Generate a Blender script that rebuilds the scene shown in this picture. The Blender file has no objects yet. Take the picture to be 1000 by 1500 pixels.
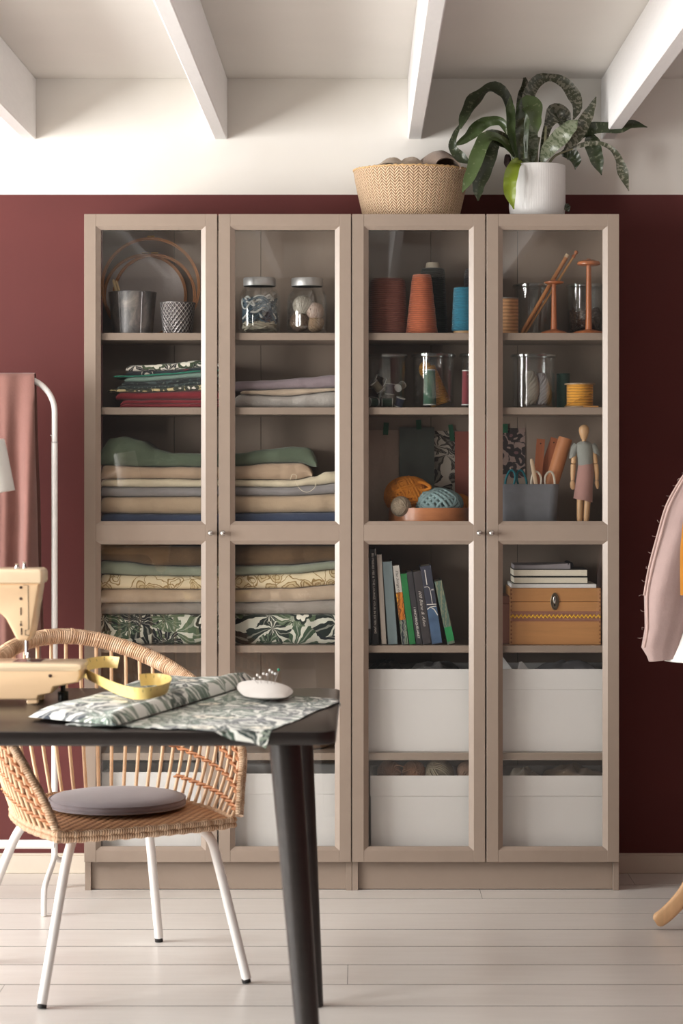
import bpy, bmesh, math, random
from math import sin, cos, pi, radians, sqrt
from mathutils import Vector, Matrix, noise

random.seed(7)
scene = bpy.context.scene
COL = scene.collection

# ------------------------------------------------------------------ camera
F_PX, VX, VY = 3200.0, 530.0, 690.0          # focal length and vanishing point, in pixels of a 1000x1500 frame
CAM_Y, CAM_Z = -6.522, 1.256
cam_data = bpy.data.cameras.new('camera')
cam = bpy.data.objects.new('camera', cam_data)
COL.objects.link(cam)
cam.location = (0, CAM_Y, CAM_Z)
cam.rotation_euler = (radians(90), 0, 0)
cam_data.sensor_width = 36.0
cam_data.lens = F_PX / 1500.0 * 36.0
cam_data.shift_x = (500 - VX) / 1500.0
cam_data.shift_y = -(750 - VY) / 1500.0
cam_data.clip_start = 0.05
cam_data.dof.use_dof = True
cam_data.dof.focus_distance = 6.45
cam_data.dof.aperture_fstop = 5.0
scene.camera = cam

# ------------------------------------------------------------------ world, daylight, exposure
world = bpy.data.worlds.new('world')
scene.world = world
world.use_nodes = True
bg = world.node_tree.nodes['Background']
bg.inputs['Color'].default_value = (1.0, 0.985, 0.97, 1)
bg.inputs['Strength'].default_value = 0.10
scene.view_settings.view_transform = 'Standard'
scene.view_settings.look = 'None'
scene.view_settings.gamma = 1.0
scene.view_settings.exposure = 0.0
scene.view_settings.use_curve_mapping = False
scene.cycles.use_denoising = True
scene.cycles.max_bounces = 10
scene.cycles.transparent_max_bounces = 24
scene.cycles.caustics_reflective = False
scene.cycles.caustics_refractive = False

WX = -3.60                                     # inner face of the left wall, which holds the window
def area_light(name, loc, rot, sx, sy, power, color):
    l = bpy.data.lights.new(name, 'AREA')
    l.shape = 'RECTANGLE'; l.size = sx; l.size_y = sy; l.energy = power; l.color = color
    o = bpy.data.objects.new(name, l); COL.objects.link(o)
    o.location = loc; o.rotation_euler = rot
    return o
WINDOWS = ((-2.70, -.80, .55, 2.25), (-4.90, -3.40, .55, 2.25))      # y0, y1, z0, z1 of the left-wall windows; the second is invented for frontal fill
for (a, b, c, d), power in zip(WINDOWS, (270, 205)):  # second lamp is an added fill that brightens the front faces
    area_light('window_daylight', (WX - .16, (a + b) / 2, (c + d) / 2), (0, radians(-90), 0), d - c - .1, b - a - .1, power, (1.0, .99, .98))

# ------------------------------------------------------------------ helpers
def S(Y): return F_PX / (Y - CAM_Y)
def P(px, py, Y):
    s = S(Y)
    return Vector(((px - VX) / s, Y, CAM_Z - (py - VY) / s))
def PXX(px, Y): return (px - VX) / S(Y)
def ZZ(py, Y): return CAM_Z - (py - VY) / S(Y)
def on_plane(px, py, z):
    s = (py - VY) / (CAM_Z - z)
    return Vector(((px - VX) / s, F_PX / s + CAM_Y, z))

class MB:
    def __init__(self):
        self.v = []; self.f = []; self.uv = None
    def add(self, verts, faces, uvs=None):
        b = len(self.v)
        if uvs is not None and self.uv is None:
            self.uv = [(0, 0)] * b
        self.v += [Vector(p) for p in verts]
        if self.uv is not None:
            self.uv += list(uvs) if uvs is not None else [(0, 0)] * len(verts)
        self.f += [tuple(i + b for i in f) for f in faces]
        return self
    def box(self, x0, x1, y0, y1, z0, z1, bev=0.0, seg=1, M=None):
        bm = bmesh.new()
        bmesh.ops.create_cube(bm, size=1)
        for v in bm.verts:
            v.co = Vector((x0 + (v.co.x + .5) * (x1 - x0), y0 + (v.co.y + .5) * (y1 - y0), z0 + (v.co.z + .5) * (z1 - z0)))
        if bev > 0:
            bmesh.ops.bevel(bm, geom=list(bm.edges), offset=bev, segments=seg, affect='EDGES', profile=0.5)
        bm.verts.index_update()
        vs = [v.co.copy() for v in bm.verts]
        if M: vs = [M @ p for p in vs]
        self.add(vs, [[v.index for v in f.verts] for f in bm.faces])
        bm.free()
        return self
    def lathe(self, prof, seg=32, c=(0, 0, 0), M=None, caps=True):
        vs = []; uv = []; fs = []
        n = len(prof)
        rmax = max(p[0] for p in prof)
        for j in range(seg + 1):
            a = 2 * pi * j / seg
            l = 0
            for i, (r, z) in enumerate(prof):
                if i: l += math.hypot(r - prof[i-1][0], z - prof[i-1][1])
                p = Vector((r * cos(a), r * sin(a), z))
                if M: p = M @ p
                vs.append(p + Vector(c)); uv.append((a / (2 * pi) * 2 * pi * rmax, l))
        for j in range(seg):
            for i in range(n - 1):
                q = [j * n + i, (j + 1) * n + i, (j + 1) * n + i + 1, j * n + i + 1]
                if prof[i][0] < 1e-7: q = [j * n + i, (j + 1) * n + i + 1, j * n + i + 1]
                elif prof[i + 1][0] < 1e-7: q = [j * n + i, (j + 1) * n + i, j * n + i + 1]
                fs.append(q)
        if caps:
            if prof[0][0] > 1e-7: fs.append([j * n for j in range(seg)][::-1])
            if prof[-1][0] > 1e-7: fs.append([j * n + n - 1 for j in range(seg)])
        return self.add(vs, fs, uv)
    def tube(self, pts, r, n=8, closed=False, flat=1.0, up=None):
        pts = [Vector(p) for p in pts]
        m = len(pts)
        rr = r if isinstance(r, (list, tuple)) else [r] * m
        tan = []
        for i in range(m):
            if closed: t = pts[(i + 1) % m] - pts[i - 1]
            else: t = pts[min(i + 1, m - 1)] - pts[max(i - 1, 0)]
            tan.append(t.normalized() if t.length > 1e-9 else Vector((0, 0, 1)))
        ref = Vector(up) if up else (Vector((0, 0, 1)) if abs(tan[0].z) < .9 else Vector((1, 0, 0)))
        nrm = (ref - tan[0] * ref.dot(tan[0])).normalized()
        vs = []; uv = []; l = 0
        for i in range(m):
            if i:
                l += (pts[i] - pts[i - 1]).length
                if up: nrm = Vector(up)
                nn = nrm - tan[i] * nrm.dot(tan[i])
                nrm = nn.normalized() if nn.length > 1e-6 else nrm
            bi = tan[i].cross(nrm)
            for k in range(n):
                a = 2 * pi * k / n
                vs.append(pts[i] + nrm * (rr[i] * cos(a)) + bi * (rr[i] * flat * sin(a)))
                uv.append((l, k / n * 2 * pi * max(rr)))
        fs = []
        for i in range(m if closed else m - 1):
            j = (i + 1) % m
            for k in range(n):
                k2 = (k + 1) % n
                fs.append([i * n + k, i * n + k2, j * n + k2, j * n + k])
        if not closed:
            fs.append(list(range(n))[::-1]); fs.append([(m - 1) * n + k for k in range(n)])
        return self.add(vs, fs, uv)
    def ball(self, c, r, seg=20, rings=10, sc=(1, 1, 1), M=None):
        prof = [(r * sin(pi * i / rings) if 0 < i < rings else 0, -r * cos(pi * i / rings)) for i in range(rings + 1)]
        D = Matrix.Diagonal((*sc, 1))
        return self.lathe(prof, seg, c, M=(M @ D if M else D))
    def loft(self, rings, closed=True, caps=True, uvs=None):
        m = len(rings); n = len(rings[0])
        vs = [p for r in rings for p in r]; fs = []
        for i in range(m - 1):
            for k in range(n if closed else n - 1):
                k2 = (k + 1) % n
                fs.append([i * n + k, i * n + k2, (i + 1) * n + k2, (i + 1) * n + k])
        if caps and closed:
            fs.append(list(range(n))[::-1]); fs.append([(m - 1) * n + k for k in range(n)])
        return self.add(vs, fs, uvs)
    def prism(self, poly, y0, y1, bev=0.0, seg=2):
        """poly: (x, z) outline, extruded from y0 to y1"""
        bm = bmesh.new()
        a = [bm.verts.new((x, y0, z)) for x, z in poly]
        f = bm.faces.new(a)
        r = bmesh.ops.extrude_face_region(bm, geom=[f])
        for e in r['geom']:
            if isinstance(e, bmesh.types.BMVert): e.co.y = y1
        bmesh.ops.recalc_face_normals(bm, faces=bm.faces)
        if bev > 0:
            ed = [e for e in bm.edges if e.verts[0].co.y == e.verts[1].co.y]
            bmesh.ops.bevel(bm, geom=ed, offset=bev, segments=seg, affect='EDGES', profile=0.5)
        bm.verts.index_update()
        self.add([v.co.copy() for v in bm.verts], [[v.index for v in f.verts] for f in bm.faces])
        bm.free()
        return self
    def xf(self, M):
        self.v = [M @ p for p in self.v]
        return self

ROOT = {}
def mk_mesh(name, mb, mat, smooth=True, angle=38, inv=None):
    me = bpy.data.meshes.new(name)
    vs = [inv @ p for p in mb.v] if inv else mb.v
    me.from_pydata([tuple(p) for p in vs], [], [f for f in mb.f])
    me.validate()
    if mb.uv is not None:
        ul = me.uv_layers.new(name='UVMap')
        li = [0] * len(me.loops)
        me.loops.foreach_get('vertex_index', li)
        flat = []
        for i in li: flat += mb.uv[i]
        ul.data.foreach_set('uv', flat)
    bm = bmesh.new(); bm.from_mesh(me)
    bmesh.ops.recalc_face_normals(bm, faces=bm.faces)
    bm.to_mesh(me); bm.free()
    if smooth:
        me.polygons.foreach_set('use_smooth', [True] * len(me.polygons))
        me.set_sharp_from_angle(angle=radians(angle))
    me.materials.append(mat)
    me.update()
    return me

def obj(name, mb, mat, parent=None, label=None, cat=None, group=None, kind=None, smooth=True, angle=38, local=False):
    """one mesh object; vertices are given in world space unless local"""
    if parent is not None:
        M = ROOT[parent.name]
        me = mk_mesh(name, mb, mat, smooth, angle, None if local else M.inverted())
        o = bpy.data.objects.new(name, me); COL.objects.link(o)
        o.parent = parent
        ROOT[o.name] = M
    else:
        xs = [p.x for p in mb.v]; ys = [p.y for p in mb.v]; zs = [p.z for p in mb.v]
        base = Vector(((min(xs) + max(xs)) / 2, (min(ys) + max(ys)) / 2, min(zs)))
        M = Matrix.Translation(base)
        me = mk_mesh(name, mb, mat, smooth, angle, M.inverted())
        o = bpy.data.objects.new(name, me); COL.objects.link(o)
        o.location = base
        ROOT[o.name] = M
    if label: o['label'] = label
    if cat: o['category'] = cat
    if group: o['group'] = group
    if kind: o['kind'] = kind
    return o

def thing(name, label, cat, loc=(0, 0, 0), rz=0.0, group=None, kind=None):
    o = bpy.data.objects.new(name, None); COL.objects.link(o)
    o.empty_display_size = .05
    o.location = loc; o.rotation_euler = (0, 0, rz)
    ROOT[o.name] = Matrix.Translation(Vector(loc)) @ Matrix.Rotation(rz, 4, 'Z')
    o['label'] = label; o['category'] = cat
    if group: o['group'] = group
    if kind: o['kind'] = kind
    return o

def cr(pts, n, closed=False):
    """Catmull-Rom through pts, n samples"""
    pts = [Vector(p) for p in pts]; m = len(pts); out = []
    segs = m if closed else m - 1
    for i in range(n):
        t = i / (n if closed else n - 1) * segs
        k = min(int(t), segs - 1); u = t - k
        g = (lambda j: pts[j % m]) if closed else (lambda j: pts[max(0, min(m - 1, j))])
        p0, p1, p2, p3 = g(k - 1), g(k), g(k + 1), g(k + 2)
        out.append(.5 * ((2 * p1) + (-p0 + p2) * u + (2 * p0 - 5 * p1 + 4 * p2 - p3) * u * u + (-p0 + 3 * p1 - 3 * p2 + p3) * u ** 3))
    return out
def resample(pts, n):
    L = [0]
    for a, b in zip(pts, pts[1:]): L.append(L[-1] + (b - a).length)
    out = []; k = 0
    for i in range(n):
        d = L[-1] * i / (n - 1)
        while k < len(L) - 2 and L[k + 1] < d: k += 1
        u = (d - L[k]) / max(1e-9, L[k + 1] - L[k])
        out.append(pts[k].lerp(pts[k + 1], min(1, max(0, u))))
    return out
def pw(*pts):
    """smooth interpolation through (x, y) pairs"""
    def f(x):
        if x <= pts[0][0]: return pts[0][1]
        for (a, b), (c, d) in zip(pts, pts[1:]):
            if x <= c:
                t = (x - a) / (c - a); t = t * t * (3 - 2 * t)
                return b + (d - b) * t
        return pts[-1][1]
    return f
def nz(x, y=0.0, z=0.0): return noise.noise(Vector((x, y, z)))

# ------------------------------------------------------------------ materials
def lin(c):
    return tuple(((x / 255) / 12.92 if x / 255 <= .04045 else ((x / 255 + .055) / 1.055) ** 2.4) for x in c) + (1.0,)
class G:
    def __init__(self, name):
        self.m = bpy.data.materials.new(name); self.m.use_nodes = True
        self.t = self.m.node_tree
        self.b = self.t.nodes['Principled BSDF']; self.out = self.t.nodes['Material Output']
    def n(self, typ, props=None, **ins):
        nd = self.t.nodes.new(typ)
        for k, v in (props or {}).items(): setattr(nd, k, v)
        for k, v in ins.items(): self.set(nd, k.replace('_', ' '), v)
        return nd
    def set(self, nd, key, v):
        s = nd.inputs[int(key[1:])] if key[0] == 'i' and key[1:].isdigit() else nd.inputs[key]
        if isinstance(v, bpy.types.NodeSocket): self.t.links.new(v, s)
        else: s.default_value = v
    def bs(self, **k):
        for a, v in k.items(): self.set(self.b, a.replace('_', ' '), v)
    def math(self, op, a, b=0.0, c=0.0):
        return self.n('ShaderNodeMath', {'operation': op}, i0=a, i1=b, i2=c).outputs[0]
    def mix(self, f, a, b):
        nd = self.n('ShaderNodeMix', {'data_type': 'RGBA'})
        self.set(nd, 'i0', f); self.set(nd, 'i6', a); self.set(nd, 'i7', b)
        return nd.outputs[2]
    def ramp(self, f, stops, interp='LINEAR'):
        nd = self.n('ShaderNodeValToRGB', None, i0=f)
        cr_ = nd.color_ramp; cr_.interpolation = interp
        while len(cr_.elements) < len(stops): cr_.elements.new(.5)
        for e, (p, c) in zip(cr_.elements, stops): e.position = p; e.color = c
        return nd.outputs[0]
    def co(self, kind='Object', scale=(1, 1, 1)):
        tc = self.n('ShaderNodeTexCoord').outputs[kind]
        return self.n('ShaderNodeMapping', None, Vector=tc, Scale=scale).outputs[0]
    def noise(self, vec, scale, detail=3.0, rough=.5, dist=0.0):
        return self.n('ShaderNodeTexNoise', None, Vector=vec, Scale=scale, Detail=detail, Roughness=rough, Distortion=dist)
    def bump(self, h, strength=.3, dist=.002):
        self.set(self.b, 'Normal', self.n('ShaderNodeBump', None, Strength=strength, Distance=dist, Height=h).outputs[0])
def shade(c, k): return (min(1, c[0] * k), min(1, c[1] * k), min(1, c[2] * k), 1.0)
MATS = {}
def mat(name, col, rough=.6, var=.08, vscale=12.0, bump=0.0, bscale=200.0, metal=0.0, sheen=0.0, coat=0.0, stretch=(1, 1, 1), spec=.5):
    if name in MATS: return MATS[name]
    g = G(name); c = lin(col)
    v = g.co('Object', stretch)
    f = g.noise(v, vscale, 4).outputs[0]
    g.bs(Base_Color=g.ramp(f, [(.25, shade(c, 1 - var)), (.75, shade(c, 1 + var))]), Roughness=rough, Metallic=metal)
    g.b.inputs['Specular IOR Level'].default_value = spec
    if sheen: g.bs(Sheen_Weight=sheen, Sheen_Roughness=.5)
    if coat: g.bs(Coat_Weight=coat, Coat_Roughness=.15)
    if bump: g.bump(g.noise(v, bscale, 2).outputs[0], bump, .002)
    MATS[name] = g.m
    return g.m
def cloth(name, col, var=.10, bump=.35, rough=.9):
    """plain woven textile: fine weave relief and soft wrinkles"""
    if name in MATS: return MATS[name]
    g = G(name); c = lin(col)
    v = g.co('Object')
    big = g.noise(v, 14, 4, .6).outputs[0]
    fine = g.noise(g.co('Object', (900, 900, 250)), 1.0, 2).outputs[0]
    mixed = g.math('ADD', g.math('MULTIPLY', big, .65), g.math('MULTIPLY', fine, .35))
    g.bs(Base_Color=g.ramp(mixed, [(.3, shade(c, 1 - var)), (.7, shade(c, 1 + var))]), Roughness=rough, Sheen_Weight=.25)
    g.bump(g.math('ADD', g.math('MULTIPLY', big, 2.2), g.math('MULTIPLY', fine, .25)), bump, .006)
    MATS[name] = g.m
    return g.m
def wood(name, col, dark=.7, scale=1.0, rough=.45, axis='X', coat=0.0):
    if name in MATS: return MATS[name]
    g = G(name); c = lin(col)
    st = {'X': (2, 30, 30), 'Y': (30, 2, 30), 'Z': (30, 30, 2)}[axis]
    v = g.co('Object', tuple(s * scale for s in st))
    f = g.noise(v, 1.6, 5, .6, .6).outputs[0]
    g.bs(Base_Color=g.ramp(f, [(.3, shade(c, dark)), (.55, c), (.8, shade(c, 1.12))]), Roughness=rough, Coat_Weight=coat)
    g.bump(f, .08, .001)
    MATS[name] = g.m
    return g.m
def thread_mat(name, col, pitch=1.0, rough=.75, var=.32):
    """wound yarn: slanted turns round a body of revolution (UV: u round, v along)"""
    if name in MATS: return MATS[name]
    g = G(name); c = lin(col)
    uv = g.n('ShaderNodeTexCoord').outputs['UV']
    mp = g.n('ShaderNodeMapping', None, Vector=uv, Scale=(60, 200 / pitch, 1)).outputs[0]
    w = g.n('ShaderNodeTexWave', {'bands_direction': 'Y'}, Vector=mp, Scale=.32, Distortion=2.2, Detail=2.0).outputs[1]
    nn = g.noise(mp, .6, 3).outputs[0]
    f = g.math('ADD', g.math('MULTIPLY', w, .7), g.math('MULTIPLY', nn, .3))
    g.bs(Base_Color=g.ramp(f, [(.1, shade(c, 1 - var)), (.9, shade(c, 1 + var))]), Roughness=rough, Sheen_Weight=.3)
    g.bump(f, .8, .003)
    MATS[name] = g.m
    return g.m
def glass(name, tint=(.97, .98, .98, 1), base=.035, edge=.45, power=3.0, rough=.02):
    if name in MATS: return MATS[name]
    g = G(name)
    lw = g.n('ShaderNodeLayerWeight', None, Blend=.5).outputs['Facing']
    f = g.math('ADD', base, g.math('MULTIPLY', g.math('POWER', lw, power), edge))
    tr = g.n('ShaderNodeBsdfTransparent', None, Color=tint)
    gl = g.n('ShaderNodeBsdfGlossy', None, Color=(1, 1, 1, 1), Roughness=rough)
    mx = g.n('ShaderNodeMixShader', None, i0=f, i1=tr.outputs[0], i2=gl.outputs[0])
    g.t.links.new(mx.outputs[0], g.out.inputs['Surface'])
    MATS[name] = g.m
    return g.m
def print_fronds(name, ground, cols, scale=9.0, blades=9.0, thr=.1, coord='UV'):
    """printed cloth: fans of leaf blades round scattered centres"""
    if name in MATS: return MATS[name]
    g = G(name)
    uv = g.n('ShaderNodeTexCoord').outputs[coord]
    wob = g.noise(uv, 11.0, 3)
    v = g.n('ShaderNodeVectorMath', {'operation': 'ADD'}, i0=uv, i1=g.n('ShaderNodeVectorMath', {'operation': 'SCALE'}, i0=wob.outputs[1], Scale=.075).outputs[0]).outputs[0]
    col = None
    out = lin(ground)
    for k, sc in enumerate((scale, scale * 1.35)):
        sh = g.n('ShaderNodeMapping', None, Vector=v, Location=(k * 3.7, k * 1.9, 0)).outputs[0]
        vo = g.n('ShaderNodeTexVoronoi', {'feature': 'F1', 'voronoi_dimensions': '2D'}, Vector=sh, Scale=sc)
        # centre of the cell comes back in texture units
        d = g.n('ShaderNodeVectorMath', {'operation': 'SUBTRACT'}, i0=sh, i1=vo.outputs['Position']).outputs[0]
        sx = g.n('ShaderNodeSeparateXYZ', None, i0=d)
        ang = g.math('ARCTAN2', sx.outputs[1], sx.outputs[0])
        rc = g.n('ShaderNodeSeparateXYZ', None, i0=vo.outputs['Color'])
        wv = g.math('SINE', g.math('ADD', g.math('MULTIPLY', ang, blades + 4 * k), g.math('MULTIPLY', rc.outputs[0], 40.0)))
        leaf = g.math('GREATER_THAN', wv, thr)
        tone = g.ramp(rc.outputs[1], [(i / len(cols), lin(c)) for i, c in enumerate(cols)], 'CONSTANT')
        vein = g.math('GREATER_THAN', wv, .93)
        tone = g.mix(g.math('MULTIPLY', vein, .35), tone, lin(ground))
        if k == 0: out = g.mix(leaf, out, tone)
        else: out = g.mix(g.math('MULTIPLY', leaf, g.math('GREATER_THAN', rc.outputs[2], .55)), out, tone)
    # an open pale flower here and there
    fv = g.n('ShaderNodeTexVoronoi', {'feature': 'F1', 'voronoi_dimensions': '2D'}, Vector=v, Scale=scale * .42)
    fr = g.n('ShaderNodeSeparateXYZ', None, i0=fv.outputs['Color'])
    d = g.n('ShaderNodeVectorMath', {'operation': 'SUBTRACT'}, i0=v, i1=fv.outputs['Position']).outputs[0]
    sx = g.n('ShaderNodeSeparateXYZ', None, i0=d)
    ang = g.math('ARCTAN2', sx.outputs[1], sx.outputs[0])
    rad = g.math('MULTIPLY', fv.outputs['Distance'], 1.0 / (scale * .42))
    pet = g.math('ADD', .017, g.math('MULTIPLY', g.math('ABSOLUTE', g.math('SINE', g.math('MULTIPLY', ang, 3.5))), .010))
    out = g.mix(g.math('LESS_THAN', rad, g.math('ADD', pet, .010)), out, lin(cols[-1]))
    out = g.mix(g.math('LESS_THAN', rad, pet), out, lin((232, 228, 214)))
    out = g.mix(g.math('LESS_THAN', rad, .006), out, lin((40, 40, 36)))
    fine = g.noise(uv, 700, 2).outputs[0]
    g.bs(Base_Color=out, Roughness=.85, Sheen_Weight=.2)
    g.bump(g.math('ADD', g.math('MULTIPLY', g.noise(uv, 16, 3).outputs[0], 2.0), g.math('MULTIPLY', fine, .3)), .3, .005)
    MATS[name] = g.m
    return g.m
def print_rings(name, ground, line, scale=16.0, fill=None, width=.06, second=None, coord='UV'):
    """printed cloth: curled leaf outlines (paisley and small flowers)"""
    if name in MATS: return MATS[name]
    g = G(name)
    uv = g.n('ShaderNodeTexCoord').outputs[coord]
    wob = g.noise(uv, scale * .9, 2)
    v = g.n('ShaderNodeVectorMath', {'operation': 'ADD'}, i0=uv, i1=g.n('ShaderNodeVectorMath', {'operation': 'SCALE'}, i0=wob.outputs[1], Scale=1.1 / scale).outputs[0]).outputs[0]
    vo = g.n('ShaderNodeTexVoronoi', {'feature': 'F1', 'voronoi_dimensions': '2D'}, Vector=v, Scale=scale)
    d = vo.outputs['Distance']
    rc = g.n('ShaderNodeSeparateXYZ', None, i0=vo.outputs['Color'])
    out = lin(ground)
    ins = g.math('LESS_THAN', d, .40)
    if fill: out = g.mix(g.math('MULTIPLY', ins, g.math('GREATER_THAN', rc.outputs[0], .35)), out, lin(fill))
    if second: out = g.mix(g.math('MULTIPLY', ins, g.math('GREATER_THAN', rc.outputs[1], .6)), out, lin(second))
    for r in (.40, .22):
        ring = g.math('LESS_THAN', g.math('ABSOLUTE', g.math('SUBTRACT', d, r)), width * (.8 if r < .3 else 1))
        out = g.mix(ring, out, lin(line))
    ve = g.n('ShaderNodeTexVoronoi', {'feature': 'DISTANCE_TO_EDGE', 'voronoi_dimensions': '2D'}, Vector=v, Scale=scale * .6)
    out = g.mix(g.math('LESS_THAN', ve.outputs['Distance'], .018), out, lin(line))
    g.bs(Base_Color=out, Roughness=.88, Sheen_Weight=.2)
    g.bump(g.noise(uv, 18, 3).outputs[0], .3, .006)
    MATS[name] = g.m
    return g.m

M_CAB = mat('taupe_lacquer', (152, 136, 123), .30, .02, 30, .02, 300)
M_WHITE = mat('white_enamel', (236, 233, 230), .32, .02)
M_CHROME = mat('polished_steel', (205, 203, 200), .18, .02, metal=1.0)
M_GLASS = glass('door_glass', (.97, .97, .965, 1), .032, .5, 4.0, .0)
M_JAR = glass('jar_glass', (.965, .975, .975, 1), .05, .62, 2.6, .03)

# ------------------------------------------------------------------ room shell
WALL_Y = 0.308
CEIL = 2.483
XL, XR, YF = WX, 2.30, -7.3

g = G('painted_boards'); v = g.co('Object', (3, 22, 22))
fl = g.noise(v, 2.0, 5, .6, .4).outputs[0]
oi = g.n('ShaderNodeObjectInfo').outputs['Random']
base = g.ramp(fl, [(.2, lin((224, 219, 213))), (.8, lin((234, 230, 225)))])
g.bs(Base_Color=g.mix(g.math('MULTIPLY', oi, .22), base, lin((206, 199, 192))), Roughness=.32)
g.bump(fl, .05, .002)
M_FLOOR = g.m
M_GAP = mat('dark_gap', (74, 66, 60), .95, spec=.05)
fb = MB().box(XL - .1, XR + .1, YF, WALL_Y + .1, -.10, -.0008)
floor = obj('floor', fb, M_GAP, kind='structure', smooth=False)
PW = .2145
random.seed(3)
edge = -.319
rows = []
y = edge + PW * 3
while y > YF:
    rows.append((y - PW, min(y, WALL_Y))); y -= PW
for i, (ya, yb) in enumerate(rows):
    x = XL - .05 - random.random() * 3.4
    while x < XR:
        L = 4.2 + random.random() * 2.0
        xa, xb = max(x, XL), min(x + L, XR)
        if xb - xa > .05:
            h = random.uniform(-.0003, .0)
            m_ = MB().box(xa + .0006, xb - .0006, max(ya, YF) + .0032, yb - .0032, -.0007, h, 0)
            obj('plank', m_, M_FLOOR, floor, smooth=False)
        x += L

g = G('wall_paint'); tc = g.n('ShaderNodeTexCoord').outputs['Object']
zz = g.n('ShaderNodeSeparateXYZ', None, i0=tc).outputs[2]
mott = g.noise(tc, 3.0, 4).outputs[0]
red = g.ramp(mott, [(.3, lin((88, 36, 34))), (.7, lin((95, 39, 37)))])
wh = g.ramp(mott, [(.3, lin((232, 227, 219))), (.7, lin((238, 234, 228)))])
SPLIT = 2.120
g.bs(Base_Color=g.mix(g.math('GREATER_THAN', zz, SPLIT), red, wh), Roughness=.75)
g.bump(g.noise(tc, 160, 3).outputs[0], .06, .001)
M_WALL = g.m
M_PLASTER = mat('white_plaster', (232, 228, 222), .85, .015, 4, .05, 120)
M_BEAM = mat('white_beam_paint', (240, 238, 237), .6, .02, 20, .12, 60, stretch=(6, 1, 6))

obj('wall_back', MB().box(XL - .1, XR + .1, WALL_Y, WALL_Y + .1, 0, 2.6), M_WALL, kind='structure', smooth=False)
obj('ceiling', MB().box(XL - .1, XR + .1, YF, WALL_Y, CEIL, CEIL + .1), M_PLASTER, kind='structure', smooth=False)
wl = MB().box(XL - .2, XL, YF, WALL_Y, 0, WINDOWS[0][2]).box(XL - .2, XL, YF, WALL_Y, WINDOWS[0][3], CEIL)
for a, b in ((YF, WINDOWS[1][0]), (WINDOWS[1][1], WINDOWS[0][0]), (WINDOWS[0][1], WALL_Y)):
    wl.box(XL - .2, XL, a, b, WINDOWS[0][2], WINDOWS[0][3])
obj('wall_left', wl, M_PLASTER, kind='structure', smooth=False)
obj('wall_right', MB().box(XR, XR + .1, YF, WALL_Y, 0, CEIL), M_WALL, kind='structure', smooth=False)
for k, (wy0, wy1, wz0, wz1) in enumerate(WINDOWS):  # second frame is unseen, made up to house the fill lamp
    wf = MB()
    for a, b in ((wy0, wy0 + .045), (wy1 - .045, wy1), ((wy0 + wy1) / 2 - .02, (wy0 + wy1) / 2 + .02)):
        wf.box(XL - .09, XL - .03, a, b, wz0, wz1, .004)
    wf.box(XL - .09, XL - .03, wy0, wy1, wz0, wz0 + .045, .004); wf.box(XL - .09, XL - .03, wy0, wy1, wz1 - .045, wz1, .004)
    w1 = obj('window_%d' % (k + 1), wf, M_WHITE, kind='structure', smooth=False)
    for a, b in ((wy0 + .045, (wy0 + wy1) / 2 - .02), ((wy0 + wy1) / 2 + .02, wy1 - .045)):
        obj('pane', MB().box(XL - .064, XL - .060, a, b, wz0 + .045, wz1 - .045), M_GLASS, w1, smooth=False)

M_SKIRT = mat('skirting_paint', (214, 203, 188), .5, .03)
for nm, a, b in (('baseboard_left', XL, -.86), ('baseboard_right', .79, XR)):
    obj(nm, MB().box(a, b, WALL_Y - .014, WALL_Y, 0, .056, .002).box(a, b, WALL_Y - .008, WALL_Y, .056, .062, .001), M_SKIRT, kind='structure', smooth=False)
sw = S(WALL_Y)
for k, (a, b) in enumerate(((33, 53), (314, 333), (597, 617), (880, 900))):
    xa, xb = (a - VX) / sw, (b - VX) / sw
    obj('trim_%d' % (k + 1), MB().box(xa, xb, -5.2, WALL_Y, CEIL - .19, CEIL, .003), M_BEAM, kind='structure', smooth=False)
for k, x in enumerate((-1.66, -2.26, -2.86, -3.46, 1.35, 1.95)):
    obj('trim_%d' % (k + 5), MB().box(x - .021, x + .021, -5.2, WALL_Y, CEIL - .19, CEIL, .003), M_BEAM, kind='structure', smooth=False)

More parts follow.
